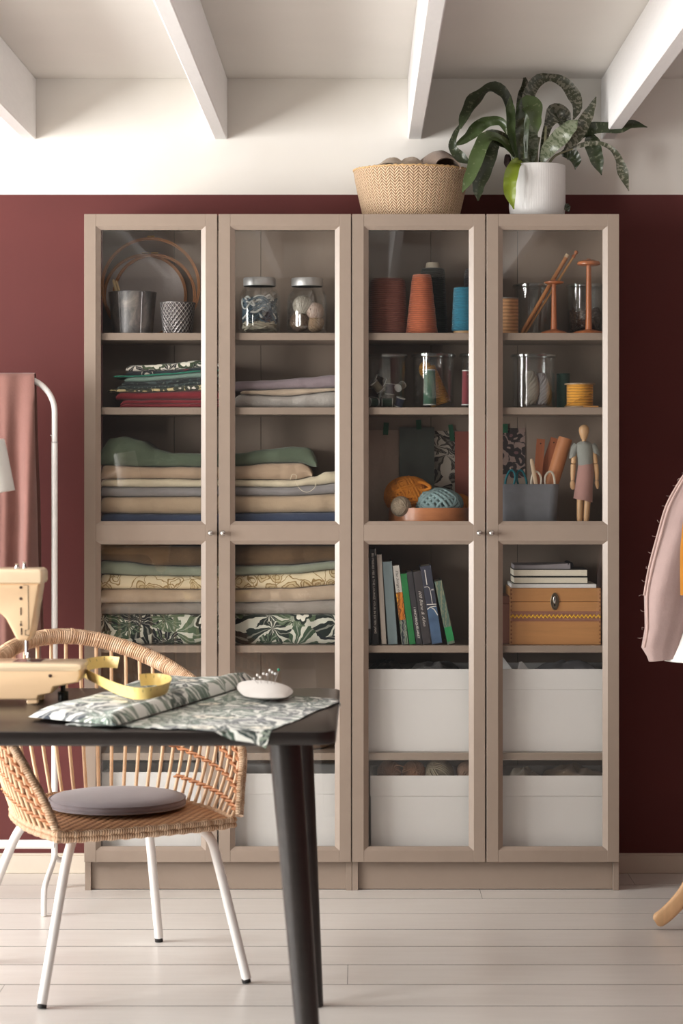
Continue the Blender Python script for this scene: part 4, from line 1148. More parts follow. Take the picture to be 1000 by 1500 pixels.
garment('sleeve', [(845, 651, 5, 5, 2), (842, 656, 5.6, 5.4, 2.5), (839.6, 663, 5.6, 5.4, -2), (838.4, 669.5, 5.4, 5.4, -2.5)], M_GREYJ)
garment('sleeve', [(866, 651, 5, 5, -2), (869, 655, 5.6, 5.4, -2.5), (871.6, 661, 5.7, 5.4, -1), (873.2, 665.5, 5.4, 5.4, 2.5)], M_GREYJ)
garment('skirt', [(857, 677, 10.2, 8.6, -2.2), (857.2, 682, 11.2, 9.4, -2), (857, 694, 12.2, 10.2, 0), (855, 712, 13.0, 11, 0), (853.6, 731, 14.0, 12, 2.6), (853.6, 733, 14.4, 12.2, 3.0)], M_PINKL)

# ------------------------------------------------------------------ row of books
def spine_text(txt, size, m_, parent, M, shear=0.0, bold=0.0, name='spine_lettering'):
    cu = bpy.data.curves.new('lettering', 'FONT'); cu.body = txt; cu.size = size; cu.align_y = 'CENTER'; cu.shear = shear; cu.offset = bold
    cu.resolution_u = 2
    tmp = bpy.data.objects.new('lettering', cu); COL.objects.link(tmp)
    dg = bpy.context.evaluated_depsgraph_get(); dg.update()
    me = bpy.data.meshes.new_from_object(tmp.evaluated_get(dg))
    vs = [v.co.copy() for v in me.vertices]; fs = [tuple(p.vertices) for p in me.polygons]
    w = max(v.x for v in vs)
    bpy.data.objects.remove(tmp); bpy.data.curves.remove(cu); bpy.data.meshes.remove(me)
    return vs, fs, w
def book(pb, pt, w0, w1, pyt, cover, label, pages=(214, 208, 196), depth=.17, text=None, deco=None, spine_out=True, rough=.5):
    """pb: bottom-left px, pt: top-left px, w: widths in px; leans with its left edge"""
    Y = .050
    a, b = P(pb, 945.0, Y), P(pt, pyt, Y)
    a.z = Z_D + .0006
    up = (b - a); H = up.length; up.normalize(); rt = Vector((up.z, 0, -up.x)); W = w0 / S(Y)
    a.z += max(0, -rt.z * W) if rt.z < 0 else 0
    R = Matrix((( rt.x, 0, up.x, a.x), (0, 1, 0, Y), (rt.z, 0, up.z, a.z), (0, 0, 0, 1)))   # local: x across spine, y depth, z up
    t = thing('book', label, 'book', (a + rt * W / 2).to_tuple()[:2] + (Z_D,), group='books in the leaning row')
    cm = mat('cover_%d_%d_%d' % cover, cover, rough, .05, 30) if isinstance(cover, tuple) else cover
    c = min(.0022, W * .2)
    if spine_out:
        mb = MB().box(0, W, 0, c, 0, H, .0008).box(0, c, c, depth, 0, H, .0006).box(W - c, W, c, depth, 0, H, .0006).xf(R)
        obj('cover', mb, cm, t, smooth=False)
        obj('pages', MB().box(c, W - c, c, depth - .004, .003, H - .003).xf(R), mat('pages_%d' % pages[0], pages, .8), t, smooth=False)
    else:
        obj('cover', MB().box(0, c * .6, 0, depth, 0, H).box(W - c * .6, W, 0, depth, 0, H).box(0, W, depth - c, depth, 0, H).xf(R), cm, t, smooth=False)
        obj('pages', MB().box(c * .6, W - c * .6, .001, depth - c, .0015, H - .0015).xf(R), mat('pages_%d' % pages[0], pages, .8, .12, 300, stretch=(1, .01, .01)), t, smooth=False)
    if text:
        txt, size, col, z_top, shear, bold, fit = text
        tm = mat('lettering_%d_%d_%d' % col, col, .6)
        vs, fs, w = spine_text(txt, size, tm, t, None, shear, bold)
        k = fit * H / w if fit else 1.0
        mb = MB().add([R @ Vector((W * .5 + v.y, -.0004, H * z_top - v.x * k)) for v in vs], fs)
        obj('spine_lettering', mb, tm, t, smooth=False)
    for (x0, x1, z0, z1, col) in deco or []:
        obj('spine_panel', MB().box(W * x0, W * x1, -.0003, .0004, H * z0, H * z1).xf(R), mat('panel_%d_%d_%d' % col, col, .5) if isinstance(col, tuple) else col, t, smooth=False)
    return t, R, W, H
WHT = (222, 218, 210)
P_ORNG = print_rings('orange_petal_print', (206, 122, 36), (120, 66, 24), 45, (226, 158, 52), .08, None, 'Object')
P_JUNG = print_rings('dark_leaf_spine', (44, 56, 62), (150, 150, 140), 70, (62, 92, 66), .06, None, 'Object')
P_TEALF = print_rings('teal_flower_spine', (128, 126, 104), (78, 102, 90), 110, (96, 116, 102), .10, (150, 140, 110), 'Object')
book(536.0, 532.5, 7.5, 8, 815, (52, 50, 52), 'dark book with pale upper spine at the row end', deco=[(0, .98, .18, .985, (206, 210, 214))])
book(545.5, 540.5, 9.5, 9.5, 804, (38, 36, 38), 'tall black book with long white lettering down its spine', text=('BU PRIDIES FEE & THE LOUNGE VOUR IN EXTEN JAMS', .0085, WHT, .955, 0, .00012, .84), deco=[(.86, 1.0, .93, 1.0, (196, 192, 186))])
book(558.8, 551.5, 7.0, 7, 812, (188, 176, 166), 'pale book standing with its page edges outward', pages=(196, 186, 176), spine_out=False)
book(568.5, 560, 13.8, 10.5, 823, (124, 140, 144), 'plain dusty blue book without lettering')
book(588.5, 575, 9.5, 10, 829, (196, 190, 182), 'white spined book with orange flower picture', text=('The Songs of', .0105, (48, 44, 44), .945, .35, 0, .30), deco=[(0, 1, .31, .66, P_ORNG), (0, 1, .0, .31, P_JUNG)])
book(599.6, 586.2, 9.2, 10, 841, (34, 116, 62), 'plain bright green book in the leaning row')
book(610.0, 595.2, 8.5, 8.5, 838, (54, 52, 56), 'charcoal book with white capitals low on its spine', text=('I UNCHERQUELAIRET', .0085, WHT, .51, 0, .0001, .43))
book(619.5, 604.5, 12.0, 11, 838, (58, 54, 56), 'charcoal book with slanted script lettering on its spine', text=('100 Blane & Allen', .0125, (196, 190, 182), .745, .4, 0, .50))
t, R, W, H = book(632.5, 615.5, 15.5, 15, 830, (54, 56, 70), 'wide navy book with pale line drawing and blue photo', deco=[(.05, .97, .01, .47, mat('blue_photo', (74, 98, 128), .4, .4, 18)), (.32, .40, .76, .95, WHT)])
ol = mat('lettering_%d_%d_%d' % WHT, WHT, .6)
LN = lambda pts, r: [R @ Vector((W * x, -.0006, H * z)) for x, z in pts]
obj('line_drawing', MB().tube(LN([(.08, .735), (.40, .735), (.52, .72), (.58, .69), (.60, .60), (.60, .515)], 0), .0009, 5).tube(LN([(.06, .512), (.97, .500)], 0), .0013, 5), ol, t)
obj('line_drawing', MB().tube(LN([(.06, .45), (.35, .475), (.70, .44), (.95, .36)], 0), .0016, 5).tube(LN([(.35, .475), (.95, .475)], 0), .0012, 5), ol, t)
vs, fs, w = spine_text('E', .012, ol, t, None)
obj('spine_lettering', MB().add([R @ Vector((W * .80 + v.y * .8, -.0006, H * .70 - v.x)) for v in vs], fs), ol, t, smooth=False)
book(655.5, 636.2, 10.8, 12, 852, P_TEALF, 'small book with teal floral spine at the row end', deco=[(0, 1, .045, .27, (34, 132, 74))])

# ------------------------------------------------------------------ wooden box, brown box, books on top
Yx = .052; xa, xb = PXX(747, Yx), PXX(880, Yx); zt = ZZ(861.5, Yx); zl = ZZ(881.5, Yx)
M_BOXW = wood('honey_wood', (190, 136, 84), .82, .7, .42, 'X', .25)
t = thing('wooden_box', 'honey coloured wooden box with metal clasp and zigzag ribbon', 'box', ((xa + xb) / 2, .15, Z_D))
yb_ = .262
obj('body', MB().box(xa, xb, Yx, yb_, Z_D + .0005, zl - .0005, .0014), M_BOXW, t, smooth=False)
obj('lid', MB().box(xa, xb, Yx, yb_, zl + .0005, zt, .0014), M_BOXW, t, smooth=False)
M_JOINT = mat('end_grain', (132, 78, 40), .6)
for x_ in (xa + .0032, xb - .0032):
    for k in range(14):
        z_ = Z_D + .008 + k * (zt - Z_D - .014) / 13
        obj('finger_joint', MB().box(x_ - .0022, x_ + .0022, Yx - .0003, Yx + .001, z_ - .0022, z_ + .0022), M_JOINT, t, smooth=False)
M_RICK = mat('ribbon_brown', (158, 106, 84), .8, .15, 200)
zr = ZZ(902.8, Yx)
obj('ribbon', MB().box(xa + .001, xb - .001, Yx - .0012, Yx - .0002, zr - .0155, zr + .0155), M_RICK, t, smooth=False)
n = 66
for off, w_, m_, lb in ((0, .0034, mat('ribbon_yellow', (222, 170, 46), .7), 'yellow zigzag ribbon'), (.0098, .0011, mat('ribbon_pale', (196, 150, 128), .8), None), (-.0098, .0011, mat('ribbon_pale', (196, 150, 128), .8), None)):
    nn = 44 if off == 0 else 120; am = .0034 if off == 0 else .0030
    pts = [Vector((xa + .002 + (xb - xa - .004) * i / nn, Yx - .0020, zr + off + (am if i % 2 else -am))) for i in range(nn + 1)]
    obj('zigzag_trim', MB().tube(pts, w_, 4, flat=.35 if off == 0 else .6, up=(0, 0, 1)), m_, t, label=lb, smooth=False)
xk = PXX(812, Yx); zk = ZZ(881, Yx)
M_NICK = mat('aged_nickel', (128, 116, 98), .35, .25, 60, metal=1.0)
el = lambda rx, rz, y_, n=28: [Vector((xk + rx * cos(2 * pi * i / n), y_, zk + rz * sin(2 * pi * i / n))) for i in range(n)]
cl = obj('clasp', MB().loft([el(.0125, .0262, Yx - .0002), el(.0125, .0262, Yx - .003), el(.0112, .0246, Yx - .0042), el(.0085, .0215, Yx - .0040), el(.0078, .0205, Yx - .0022)]), M_NICK, t, label='oval metal clasp')
obj('latch', MB().loft([[Vector((p.x, p.y, p.z + .005)) for p in el(.0050, .0125, Yx - .002)], [Vector((p.x, p.y, p.z + .005)) for p in el(.0045, .0118, Yx - .0058)], [Vector((p.x, p.y, p.z + .005)) for p in el(.0028, .009, Yx - .0066)]]), M_CHROME, cl)
obj('keyhole', MB().loft([[Vector((p.x, p.y, p.z - .011)) for p in el(.0022, .004, Yx - .002)], [Vector((p.x, p.y, p.z - .011)) for p in el(.0022, .004, Yx - .0046)]]), mat('dark_hole', (30, 20, 16), .8), cl)
obj('small_case', MB().box(PXX(722, .09), PXX(746, .10), .085, .24, Z_D + .0005, ZZ(884, .09), .002), mat('brown_case', (104, 66, 54), .6, .08), t := thing('brown_case', 'dark brown lidded case standing behind the wooden box', 'case', (PXX(734, .1), .16, Z_D)), smooth=False)
obj('case_lid', MB().box(PXX(721.5, .09), PXX(746.6, .10), .083, .242, ZZ(884, .09) + .0005, ZZ(873, .09), .002), mat('brown_case', (104, 66, 54), .6, .08), t, smooth=False)
zb = zt + .0004
pad = thing('paper_pad', 'thin white paper pad lying on the wooden box', 'paper', (PXX(808, .06), .15, zb))
obj('sheets', MB().box(PXX(749, .058), PXX(873, .058), .058, .245, zb, ZZ(855.5, .058), .0005), M_PAPER, pad, smooth=False)
z1 = ZZ(855.5, .058) + .0004
def flat_book(pxa, pxb, pya, z, label, Yf=.06, dep=.17):
    xa_, xb_ = PXX(pxa, Yf), PXX(pxb, Yf); zt_ = ZZ(pya, Yf)
    t = thing('book', label, 'book', ((xa_ + xb_) / 2, Yf + dep / 2, z), group='books lying on the wooden box')
    m_ = mat('cover_30_28_28', (30, 28, 28), .5)
    obj('cover', MB().box(xa_, xb_, Yf, Yf + dep, z, z + .002).box(xa_, xb_, Yf, Yf + dep, zt_ - .002, zt_).box(xa_, xb_, Yf + dep - .002, Yf + dep, z, zt_), m_, t, smooth=False)
    obj('pages', MB().box(xa_ + .001, xb_ - .0016, Yf + .0015, Yf + dep - .002, z + .002, zt_ - .002, .0006), mat('pages_226', (226, 218, 200), .8, .1, 300, stretch=(.01, .01, 1)), t, smooth=False)
    return zt_ + .0004
z2 = flat_book(752.5, 861, 845.0, z1, 'thin black book with cream pages lying on the paper pad')
z3 = flat_book(752, 860.5, 833.8, z2, 'thicker black book with cream pages below the notepad')
t = thing('ring_notepad', 'grey notepad with black ring binding on top of books', 'notepad', (PXX(795, .07), .14, z3))
xa_, xb_ = PXX(753, .07), PXX(835, .07)
rings = []
for i in range(15):
    u = i / 14; x_ = xa_ + (xb_ - xa_) * u; lift = .009 * max(0, u - .35) ** 1.2 + .001
    rings.append([Vector((x_, .068, z3)), Vector((x_, .21, z3)), Vector((x_, .21, z3 + .013 + lift * .4)), Vector((x_, .068 + .004 * u, z3 + .010 + lift))])
obj('sheets', MB().loft(rings), mat('grey_paper', (148, 142, 146), .7, .06), t, smooth=False)
for k in range(9):
    yy = .072 + k * .015
    obj('binding_ring', MB().tube([(xb_ + .001 + .0075 * cos(a), yy, z3 + .0110 + .0085 * sin(a)) for a in [2 * pi * j / 16 for j in range(16)]], .0016, 6, True), mat('black_ring', (24, 22, 24), .4), t)

# ------------------------------------------------------------------ potted plant on the bookcase
Yp = .150; cx = PXX(786.5, Yp); rp = 41.2 / S(Yp)
g = G('ribbed_white_ceramic'); uv = g.n('ShaderNodeTexCoord').outputs['UV']; s_ = g.n('ShaderNodeSeparateXYZ', None, i0=uv)
rib = g.math('ABSOLUTE', g.math('SINE', g.math('MULTIPLY', s_.outputs[0], 2 * pi / .0075 / 2)))
g.bs(Base_Color=lin((226, 224, 222)), Roughness=.45); g.bump(rib, .12, .002)
t = plant = thing('potted_plant', 'leafy mottled green plant in a ribbed white pot', 'plant', (cx, Yp, TOP))
hp = ZZ(243, Yp) - TOP
pot = obj('pot', MB().lathe([(0, .0006), (rp * .72, .0006), (rp * .88, .004), (rp * .965, .016), (rp, .035), (rp, hp - .004), (rp * .985, hp - .001), (rp * .96, hp), (rp * .93, hp - .004), (rp * .93, hp - .025), (0, hp - .025)], 72, (cx, Yp, TOP)), g.m, t)
obj('soil', MB().lathe([(rp * .92, hp - .022), (rp * .6, hp - .017), (rp * .3, hp - .014), (0, hp - .013)], 32, (cx, Yp, TOP), caps=False), mat('soil', (54, 42, 34), .95, .4, 80, .8, 150), pot)
def leaf_mat(name, a, b, blotch, thr):
    g = G(name); v = g.co('UV', (1, 1, 1))
    n1 = g.noise(v, 70, 4, .6).outputs[0]; n2 = g.noise(v, 16, 3).outputs[0]
    band = g.n('ShaderNodeTexWave', {'bands_direction': 'X'}, Vector=v, Scale=26, Distortion=7.0, Detail=3.0, Detail_Scale=2.0).outputs[1]
    c = g.mix(n2, lin(a), lin(b))
    f = g.math('GREATER_THAN', g.math('MULTIPLY', g.math('ADD', n1, g.math('MULTIPLY', band, .14)), 1.0), thr)
    c = g.mix(g.math('MULTIPLY', f, .75), c, lin(blotch))
    g.bs(Base_Color=c, Roughness=.3)
    g.bump(g.noise(v, 60, 3).outputs[0], .25, .003)
    return g.m
L_DARK = leaf_mat('leaf_dark', (34, 42, 26), (52, 62, 38), (92, 96, 76), .68)
L_MOTT = leaf_mat('leaf_mottled', (54, 56, 42), (68, 72, 50), (134, 130, 116), .60)
L_PALE = leaf_mat('leaf_silvery', (104, 112, 86), (136, 140, 122), (66, 80, 50), .60)
L_MID = leaf_mat('leaf_green', (56, 70, 40), (78, 94, 54), (110, 116, 90), .72)
L_YEL = leaf_mat('leaf_yellow', (126, 140, 40), (104, 122, 34), (96, 120, 40), .95)
L_STEM = mat('plant_stem', (150, 148, 118), .55, .25, 60)
def leaf(pts, wid, m_, face=0.0, fold=.22, name='leaf', twist=0.0, n=26):
    """pts: (px, py, dy) centre line from the stem to the tip; wid: half widths in px; face: turn of the blade towards the side"""
    c = cr([P(a, b, Yp) + Vector((0, d, 0)) for a, b, d in pts], n)
    wf = pw(*[(i / (len(wid) - 1), w) for i, w in enumerate(wid)])
    rows = []; uv = []; l = 0
    for i in range(n):
        tg = (c[min(i + 1, n - 1)] - c[max(i - 1, 0)]).normalized()
        side = tg.cross(Vector((0, 1, 0)))
        side = side.normalized() if side.length > .05 else Vector((1, 0, 0))
        an = face + twist * i / (n - 1)
        side = Matrix.Rotation(an, 3, tg) @ side
        nr = tg.cross(side).normalized()
        w = max(.0006, wf(i / (n - 1)) / S(Yp))
        if i: l += (c[i] - c[i - 1]).length
        row = []
        for j in range(7):
            q = (j - 3) / 3
            row.append(c[i] + side * (w * q) + nr * (w * fold * (abs(q) ** 1.4) + .10 * w * sin(i * .9 + q * 1.5)))
            uv.append((l, w * q))
        rows.append(row + [p + nr * .0011 for p in row[::-1]])
    uu = []
    k = 0
    for i in range(n):
        seg = uv[i * 7:(i + 1) * 7]
        uu += seg + seg[::-1]
    return obj(name, MB().loft(rows, True, True, uu), m_, plant, angle=70)
# coordinates traced on the picture, depth dy chosen by which leaf passes in front
leaf([(752, 222, -.02), (746, 170, -.03), (735, 142, -.045), (715, 136, -.06), (698, 150, -.075), (684, 172, -.085), (672, 196, -.09)], [3, 5, 9, 11, 8, 13, 11, 2], L_DARK, .4, .4, twist=.4)
leaf([(748, 200, .0), (735, 178, .01), (716, 176, .02), (700, 184, .02), (684, 200, .02), (664, 213, .015)], [4, 6, 7, 9, 10, 6, .6], L_MID, -.3, .35)
leaf([(672, 190, -.085), (664, 205, -.09), (661, 222, -.09), (672, 236, -.09), (688, 246, -.092)], [2, 4, 6, 8, 1], L_DARK, .1, .25)
leaf([(756, 230, -.03), (742, 214, -.05), (724, 208, -.075), (710, 222, -.10), (703, 250, -.115), (697, 280, -.12), (697, 301, -.118)], [4, 8, 11, 16, 18, 15, 8, 1], L_DARK, .0, .2, twist=-.2)
leaf([(752, 232, -.04), (735, 212, -.07), (712, 208, -.10), (700, 228, -.125), (688, 262, -.135), (674, 290, -.135)], [3, 6, 7, 11, 11, 9, 1], L_MID, .35, .25)
leaf([(768, 215, -.01), (768, 175, -.01), (772, 142, .0), (786, 118, .01), (806, 112, .015), (826, 120, .01), (840, 140, .0), (845, 158, -.005), (838, 178, -.01)], [3, 7, 10, 9, 5.5, 8, 10, 7, .6], L_MOTT, .45, .35, twist=-.5)
leaf([(764, 225, .02), (762, 180, .03), (766, 140, .03), (770, 124, .03), (769, 111, .03)], [4, 8, 8, 6, 2], L_MOTT, .1, .3)
leaf([(766, 235, -.04), (764, 185, -.055), (770, 160, -.065), (776, 166, -.075), (780, 184, -.085), (783, 204, -.088)], [5, 10, 14, 15, 9, .6], L_MID, -.25, .35)
leaf([(757, 235, -.05), (748, 200, -.065), (744, 168, -.075), (744, 148, -.078)], [4, 9, 7, 1], L_MID, .3, .35)
leaf([(760, 238, -.06), (757, 205, -.075), (757, 178, -.085), (760, 152, -.088)], [4, 7, 8, 1], L_DARK, .5, .3)
leaf([(774, 240, .0), (772, 210, -.01), (768, 180, -.02), (766, 160, -.02)], [8, 16, 13, 3], L_PALE, .0, .3)
leaf([(789, 240, -.02), (800, 190, .0), (812, 166, .015), (824, 168, .02), (829, 184, .02), (826, 198, .015)], [2, 6, 15, 13, 8, .6], L_MOTT, .2, .35)
leaf([(792, 240, -.05), (802, 222, -.06), (818, 206, -.07), (832, 192, -.078), (842, 182, -.08)], [4, 11, 13, 10, 1], L_PALE, -.15, .25)
leaf([(826, 222, -.04), (842, 200, -.05), (856, 176, -.055), (864, 160, -.055), (870, 146, -.052)], [3, 11, 9, 5, .6], L_MOTT, .15, .25)
leaf([(840, 206, -.02), (860, 192, -.03), (882, 190, -.04), (904, 192, -.05), (922, 186, -.055), (944, 191, -.06)], [4, 9, 8, 7, 6, .6], L_DARK, .0, .2)
leaf([(862, 196, -.02), (866, 214, -.03), (872, 236, -.035), (879, 259, -.035)], [4, 12, 10, .6], L_DARK, .1, .25)
leaf([(836, 220, -.03), (856, 214, -.045), (876, 214, -.055), (892, 222, -.06), (902, 236, -.062), (908, 256, -.064), (917, 284, -.064)], [3, 3.5, 3, 3.5, 5, 8, .6], L_MOTT, .1, .2)
leaf([(822, 226, -.01), (834, 226, -.02), (842, 236, -.025), (841, 250, -.025)], [4, 10, 8, .6], L_DARK, .2, .25)
leaf([(762, 240, -.05), (752, 246, -.085), (745, 264, -.105), (743, 286, -.105), (749, 312, -.10)], [3, 8, 10, 9, 1], L_YEL, .1, .25)
leaf([(830, 300, -.02), (829, 306, -.03), (832, 312, -.03)], [2, 5, 1], L_DARK, .2)
leaf([(748, 238, .03), (744, 228, .02), (742, 238, .01), (743, 246, .01)], [2, 4, 4, .6], mat('leaf_purple', (62, 44, 44), .5), .1)
for pts, r in (([(768, 246, 0), (766, 215, .005), (768, 185, .01)], 12), ([(757, 246, -.02), (750, 215, -.03), (742, 190, -.04)], 7), ([(792, 246, -.03), (797, 215, -.02), (799, 185, 0)], 3.2), ([(784, 248, .01), (786, 215, .015), (790, 200, .015)], 4), ([(800, 246, -.03), (812, 230, -.03), (838, 220, -.03)], 2.2)):
    obj('stem', MB().tube(cr([P(a, b, Yp) + Vector((0, d, 0)) for a, b, d in pts], 12), [r / S(Yp) * (1 - .45 * i / 11) for i in range(12)], 12), L_STEM if r < 5 else L_PALE, plant, angle=70)

# ------------------------------------------------------------------ clothes rail with hanging cloth
RXX, RYY = -.8965, -.148
t = thing('clothes_rail', 'white tubular clothes rail beside the bookcase', 'clothes rail', (RXX - .5, RYY, 0))
rz = 1.528; LEFT = -1.90
top = [Vector((LEFT, RYY, rz))] + [Vector((RXX - .10, RYY, rz))] + [Vector((RXX - .10 + .10 * sin(a), RYY, rz - .10 + .10 * cos(a))) for a in [pi / 2 * i / 14 for i in range(1, 15)]] + [Vector((RXX, RYY, rz - .19))]
obj('top_bar', MB().tube(top, .0085, 14), M_WHITE, t)
obj('upright', MB().tube([(RXX, RYY, rz - .188), (RXX, RYY, .125)], .0092, 14), M_WHITE, t)
obj('joint_collar', MB().tube([(RXX, RYY, rz - .186), (RXX, RYY, rz - .191)], .0096, 14), mat('collar_grey', (190, 186, 184), .4), t)
obj('screw', MB().ball((RXX - .010, RYY, rz - .168), .0028, 10, 6), M_CHROME, t)
obj('lower_bar', MB().tube([(LEFT, RYY, .167), (RXX, RYY, .167)], .0135, 12), M_WHITE, t)
for sg in (-1, 1):
    fy = RYY + sg * .212
    obj('foot', MB().tube(cr([(RXX, RYY, .135), (RXX, RYY + sg * .05, .115), (RXX, fy - sg * .03, .085), (RXX, fy, .06), (RXX, fy, .002)], 24), .0085, 12), M_WHITE, t)
obj('upright', MB().tube([(LEFT, RYY, rz), (LEFT, RYY, .125)], .0092, 14), M_WHITE, t)
for sg in (-1, 1):
    fy = RYY + sg * .212
    obj('foot', MB().tube(cr([(LEFT, RYY, .135), (LEFT, RYY + sg * .05, .115), (LEFT, fy - sg * .03, .085), (LEFT, fy, .06), (LEFT, fy, .002)], 24), .0085, 12), M_WHITE, t)
# pink cloth over the bar
sY = S(RYY)
rows = []; uv = []
nx = 90
def drape_row(v_, side):
    """v_ 0 at the bar, 1 at the hem"""
    row = []
    for i in range(nx + 1):
        u = i / nx
        x0, x1 = -1.56, PXX(50.5, RYY) + .024 * min(1, v_ * 1.25)
        x = x0 + (x1 - x0) * u
        fold = sin(x * 88 + 1.2 + .5 * sin(v_ * 2.0)) * .6 + .4 * sin(x * 41 + .4)
        am = (.006 + .028 * min(1, v_ * 2.2)) if side < 0 else .006
        yy = RYY + side * (.0105 + .014 * v_ ** .6) + (fold - .9) * am * (1 if side < 0 else -.2)
        z = rz + .010 - v_ * .86 - .004 * sin(x * 60) * v_
        row.append(Vector((x + .006 * nz(x * 9, v_ * 3), min(yy, RYY - .0105) if side < 0 else yy, z)))
    return row
vals = [0, .012, .03, .06, .1, .16, .24, .34, .45, .58, .72, .86, 1.0]
rows = [drape_row(v_, -1) for v_ in vals[::-1]] + [[Vector((p.x, RYY - .006, rz + .0145)) for p in drape_row(0, -1)], [Vector((p.x, RYY + .006, rz + .0145)) for p in drape_row(0, -1)]] + [drape_row(v_ * .9, 1) for v_ in vals]
inner = [[p + Vector((0, (-.0016 if k > 13 else .0016), -.001 if 12 < k < 16 else 0)) for p in r_] for k, r_ in enumerate(rows)]
n1 = nx + 1
mb = MB(); mb.add([p for r_ in rows for p in r_] + [p for r_ in inner for p in r_], [], None)
o_ = len(rows) * n1
for j in range(len(rows) - 1):
    for i in range(nx):
        a = j * n1 + i
        mb.f.append((a, a + 1, a + n1 + 1, a + n1)); mb.f.append((a + o_, a + n1 + o_, a + n1 + 1 + o_, a + 1 + o_))
    for e in (0, nx):
        a = j * n1 + e
        mb.f.append((a, a + n1, a + n1 + o_, a + o_))
for j in (0, len(rows) - 1):
    for i in range(nx):
        a = j * n1 + i
        mb.f.append((a, a + 1, a + 1 + o_, a + o_))
obj('hanging_cloth', mb, cloth('dusty_pink_linen', (122, 83, 75), .10, .25), label='dusty pink linen cloth hanging over the white clothes rail', cat='cloth', angle=70)

# ------------------------------------------------------------------ black table
TZ = .740; TX1 = -.052; TX0 = -1.52; TYF, TYB = -2.198, -1.327
g = G('black_stain'); v = g.co('Object', (3, 40, 40)); f = g.noise(v, 1.5, 5, .6, .4).outputs[0]
g.bs(Base_Color=g.ramp(f, [(.3, lin((26, 21, 20))), (.7, lin((35, 29, 27)))]), Roughness=.3); g.bump(f, .06, .001)
M_BLACK = g.m
t = thing('table', 'black wooden table with round tapered legs beside the chair', 'table', ((TX0 + TX1) / 2, (TYF + TYB) / 2, 0))
bm = bmesh.new()
bmesh.ops.create_cube(bm, size=1)
for v_ in bm.verts: v_.co = Vector(((TX0 + TX1) / 2 + v_.co.x * (TX1 - TX0), (TYF + TYB) / 2 + v_.co.y * (TYB - TYF), TZ - .0135 + v_.co.z * .027))
bmesh.ops.bevel(bm, geom=[e for e in bm.edges if abs(e.verts[0].co.z - e.verts[1].co.z) > .01], offset=.045, segments=8, affect='EDGES', profile=.5)
bmesh.ops.bevel(bm, geom=[e for e in bm.edges if abs(e.verts[0].co.z - e.verts[1].co.z) < 1e-5 and len(e.link_faces) == 2 and abs(e.link_faces[0].normal.dot(e.link_faces[1].normal)) < .5], offset=.003, segments=2, affect='EDGES', profile=.5)
bm.verts.index_update()
obj('table_top', MB().add([v_.co.copy() for v_ in bm.verts], [[v_.index for v_ in f_.verts] for f_ in bm.faces]), M_BLACK, t, angle=30)
bm.free()
def tleg(xt, yt, xb_, yb2):
    pts = [Vector((xt, yt, TZ - .0265)).lerp(Vector((xb_, yb2, .001)), i / 10) for i in range(11)]
    return obj('leg', MB().tube(pts, [.0325 - .0100 * i / 10 for i in range(11)], 20), M_BLACK, t, angle=50)
tleg(-.156, -2.115, -.098, -2.150); tleg(-.150, -1.430, -.113, -1.392)
tleg(-1.42, -2.115, -1.47, -2.150); tleg(-1.42, -1.430, -1.46, -1.392)
for y_ in (TYF + .10, TYB - .10):
    obj('apron', MB().box(TX0 + .12, TX1 - .12, y_ - .010, y_ + .010, TZ - .040, TZ - .0272, .002), M_BLACK, t, smooth=False)

# printed cloth on the table
def table_print():
    return print_fronds('tropical_print_large', (228, 230, 224), [(44, 60, 58), (92, 116, 102), (40, 50, 62), (122, 138, 122), (60, 78, 66)], 9.0, 7.0, -.05)
M_TPRINT = table_print()
A_, B_, C_, D_ = Vector((-.60, -2.10)), Vector((-.190, -2.232)), Vector((-.038, -1.62)), Vector((-.36, -1.36))
rows = []; uv = []
n = 40
for j in range(n + 1):
    row = []
    for i in range(n + 1):
        u, w_ = i / n, j / n
        p = A_.lerp(B_, u).lerp(D_.lerp(C_, u), w_)
        p += Vector((.010 * nz(u * 3, w_ * 4, 1), -.012 * nz(u * 9, 2.0) * (1 - w_)))
        x, y = p.x, p.y; z = TZ + .0016 + .004 * max(0, nz(x * 9, y * 9)) + .0015 * (1 + nz(x * 30, y * 30))
        if y < TYF - .002: z = TZ + .001 - (TYF - y) * 1.0; y = TYF - .0035 - .3 * (TYF - y) * .2
        if x > TX1 + .002: z = min(z, TZ + .001 - (x - TX1) * 1.3); x = TX1 + .004
        row.append(Vector((x, y, z))); uv.append((p.x * 1.0, p.y))
    rows.append(row)
bt = [[p + (Vector((0, .0012, -.0002)) if p.z < TZ else Vector((0, 0, -.0011))) for p in r_] for r_ in rows]
mb = MB(); n1 = n + 1
mb.add([p for r_ in rows for p in r_] + [p for r_ in bt for p in r_], [], uv + uv)
o_ = n1 * n1
for j in range(n):
    for i in range(n):
        a = j * n1 + i
        mb.f += [(a, a + 1, a + n1 + 1, a + n1), (a + o_, a + n1 + o_, a + n1 + 1 + o_, a + 1 + o_)]
for i in range(n):
    for a, b in ((i, i + 1), (n * n1 + i, n * n1 + i + 1), (i * n1, (i + 1) * n1), (i * n1 + n, (i + 1) * n1 + n)):
        mb.f.append((a, b, b + o_, a + o_))
obj('printed_cloth', mb, M_TPRINT, label='leaf print cloth spread flat and hanging over the table corner', cat='fabric', group='leaf print cloth on the table', angle=70)
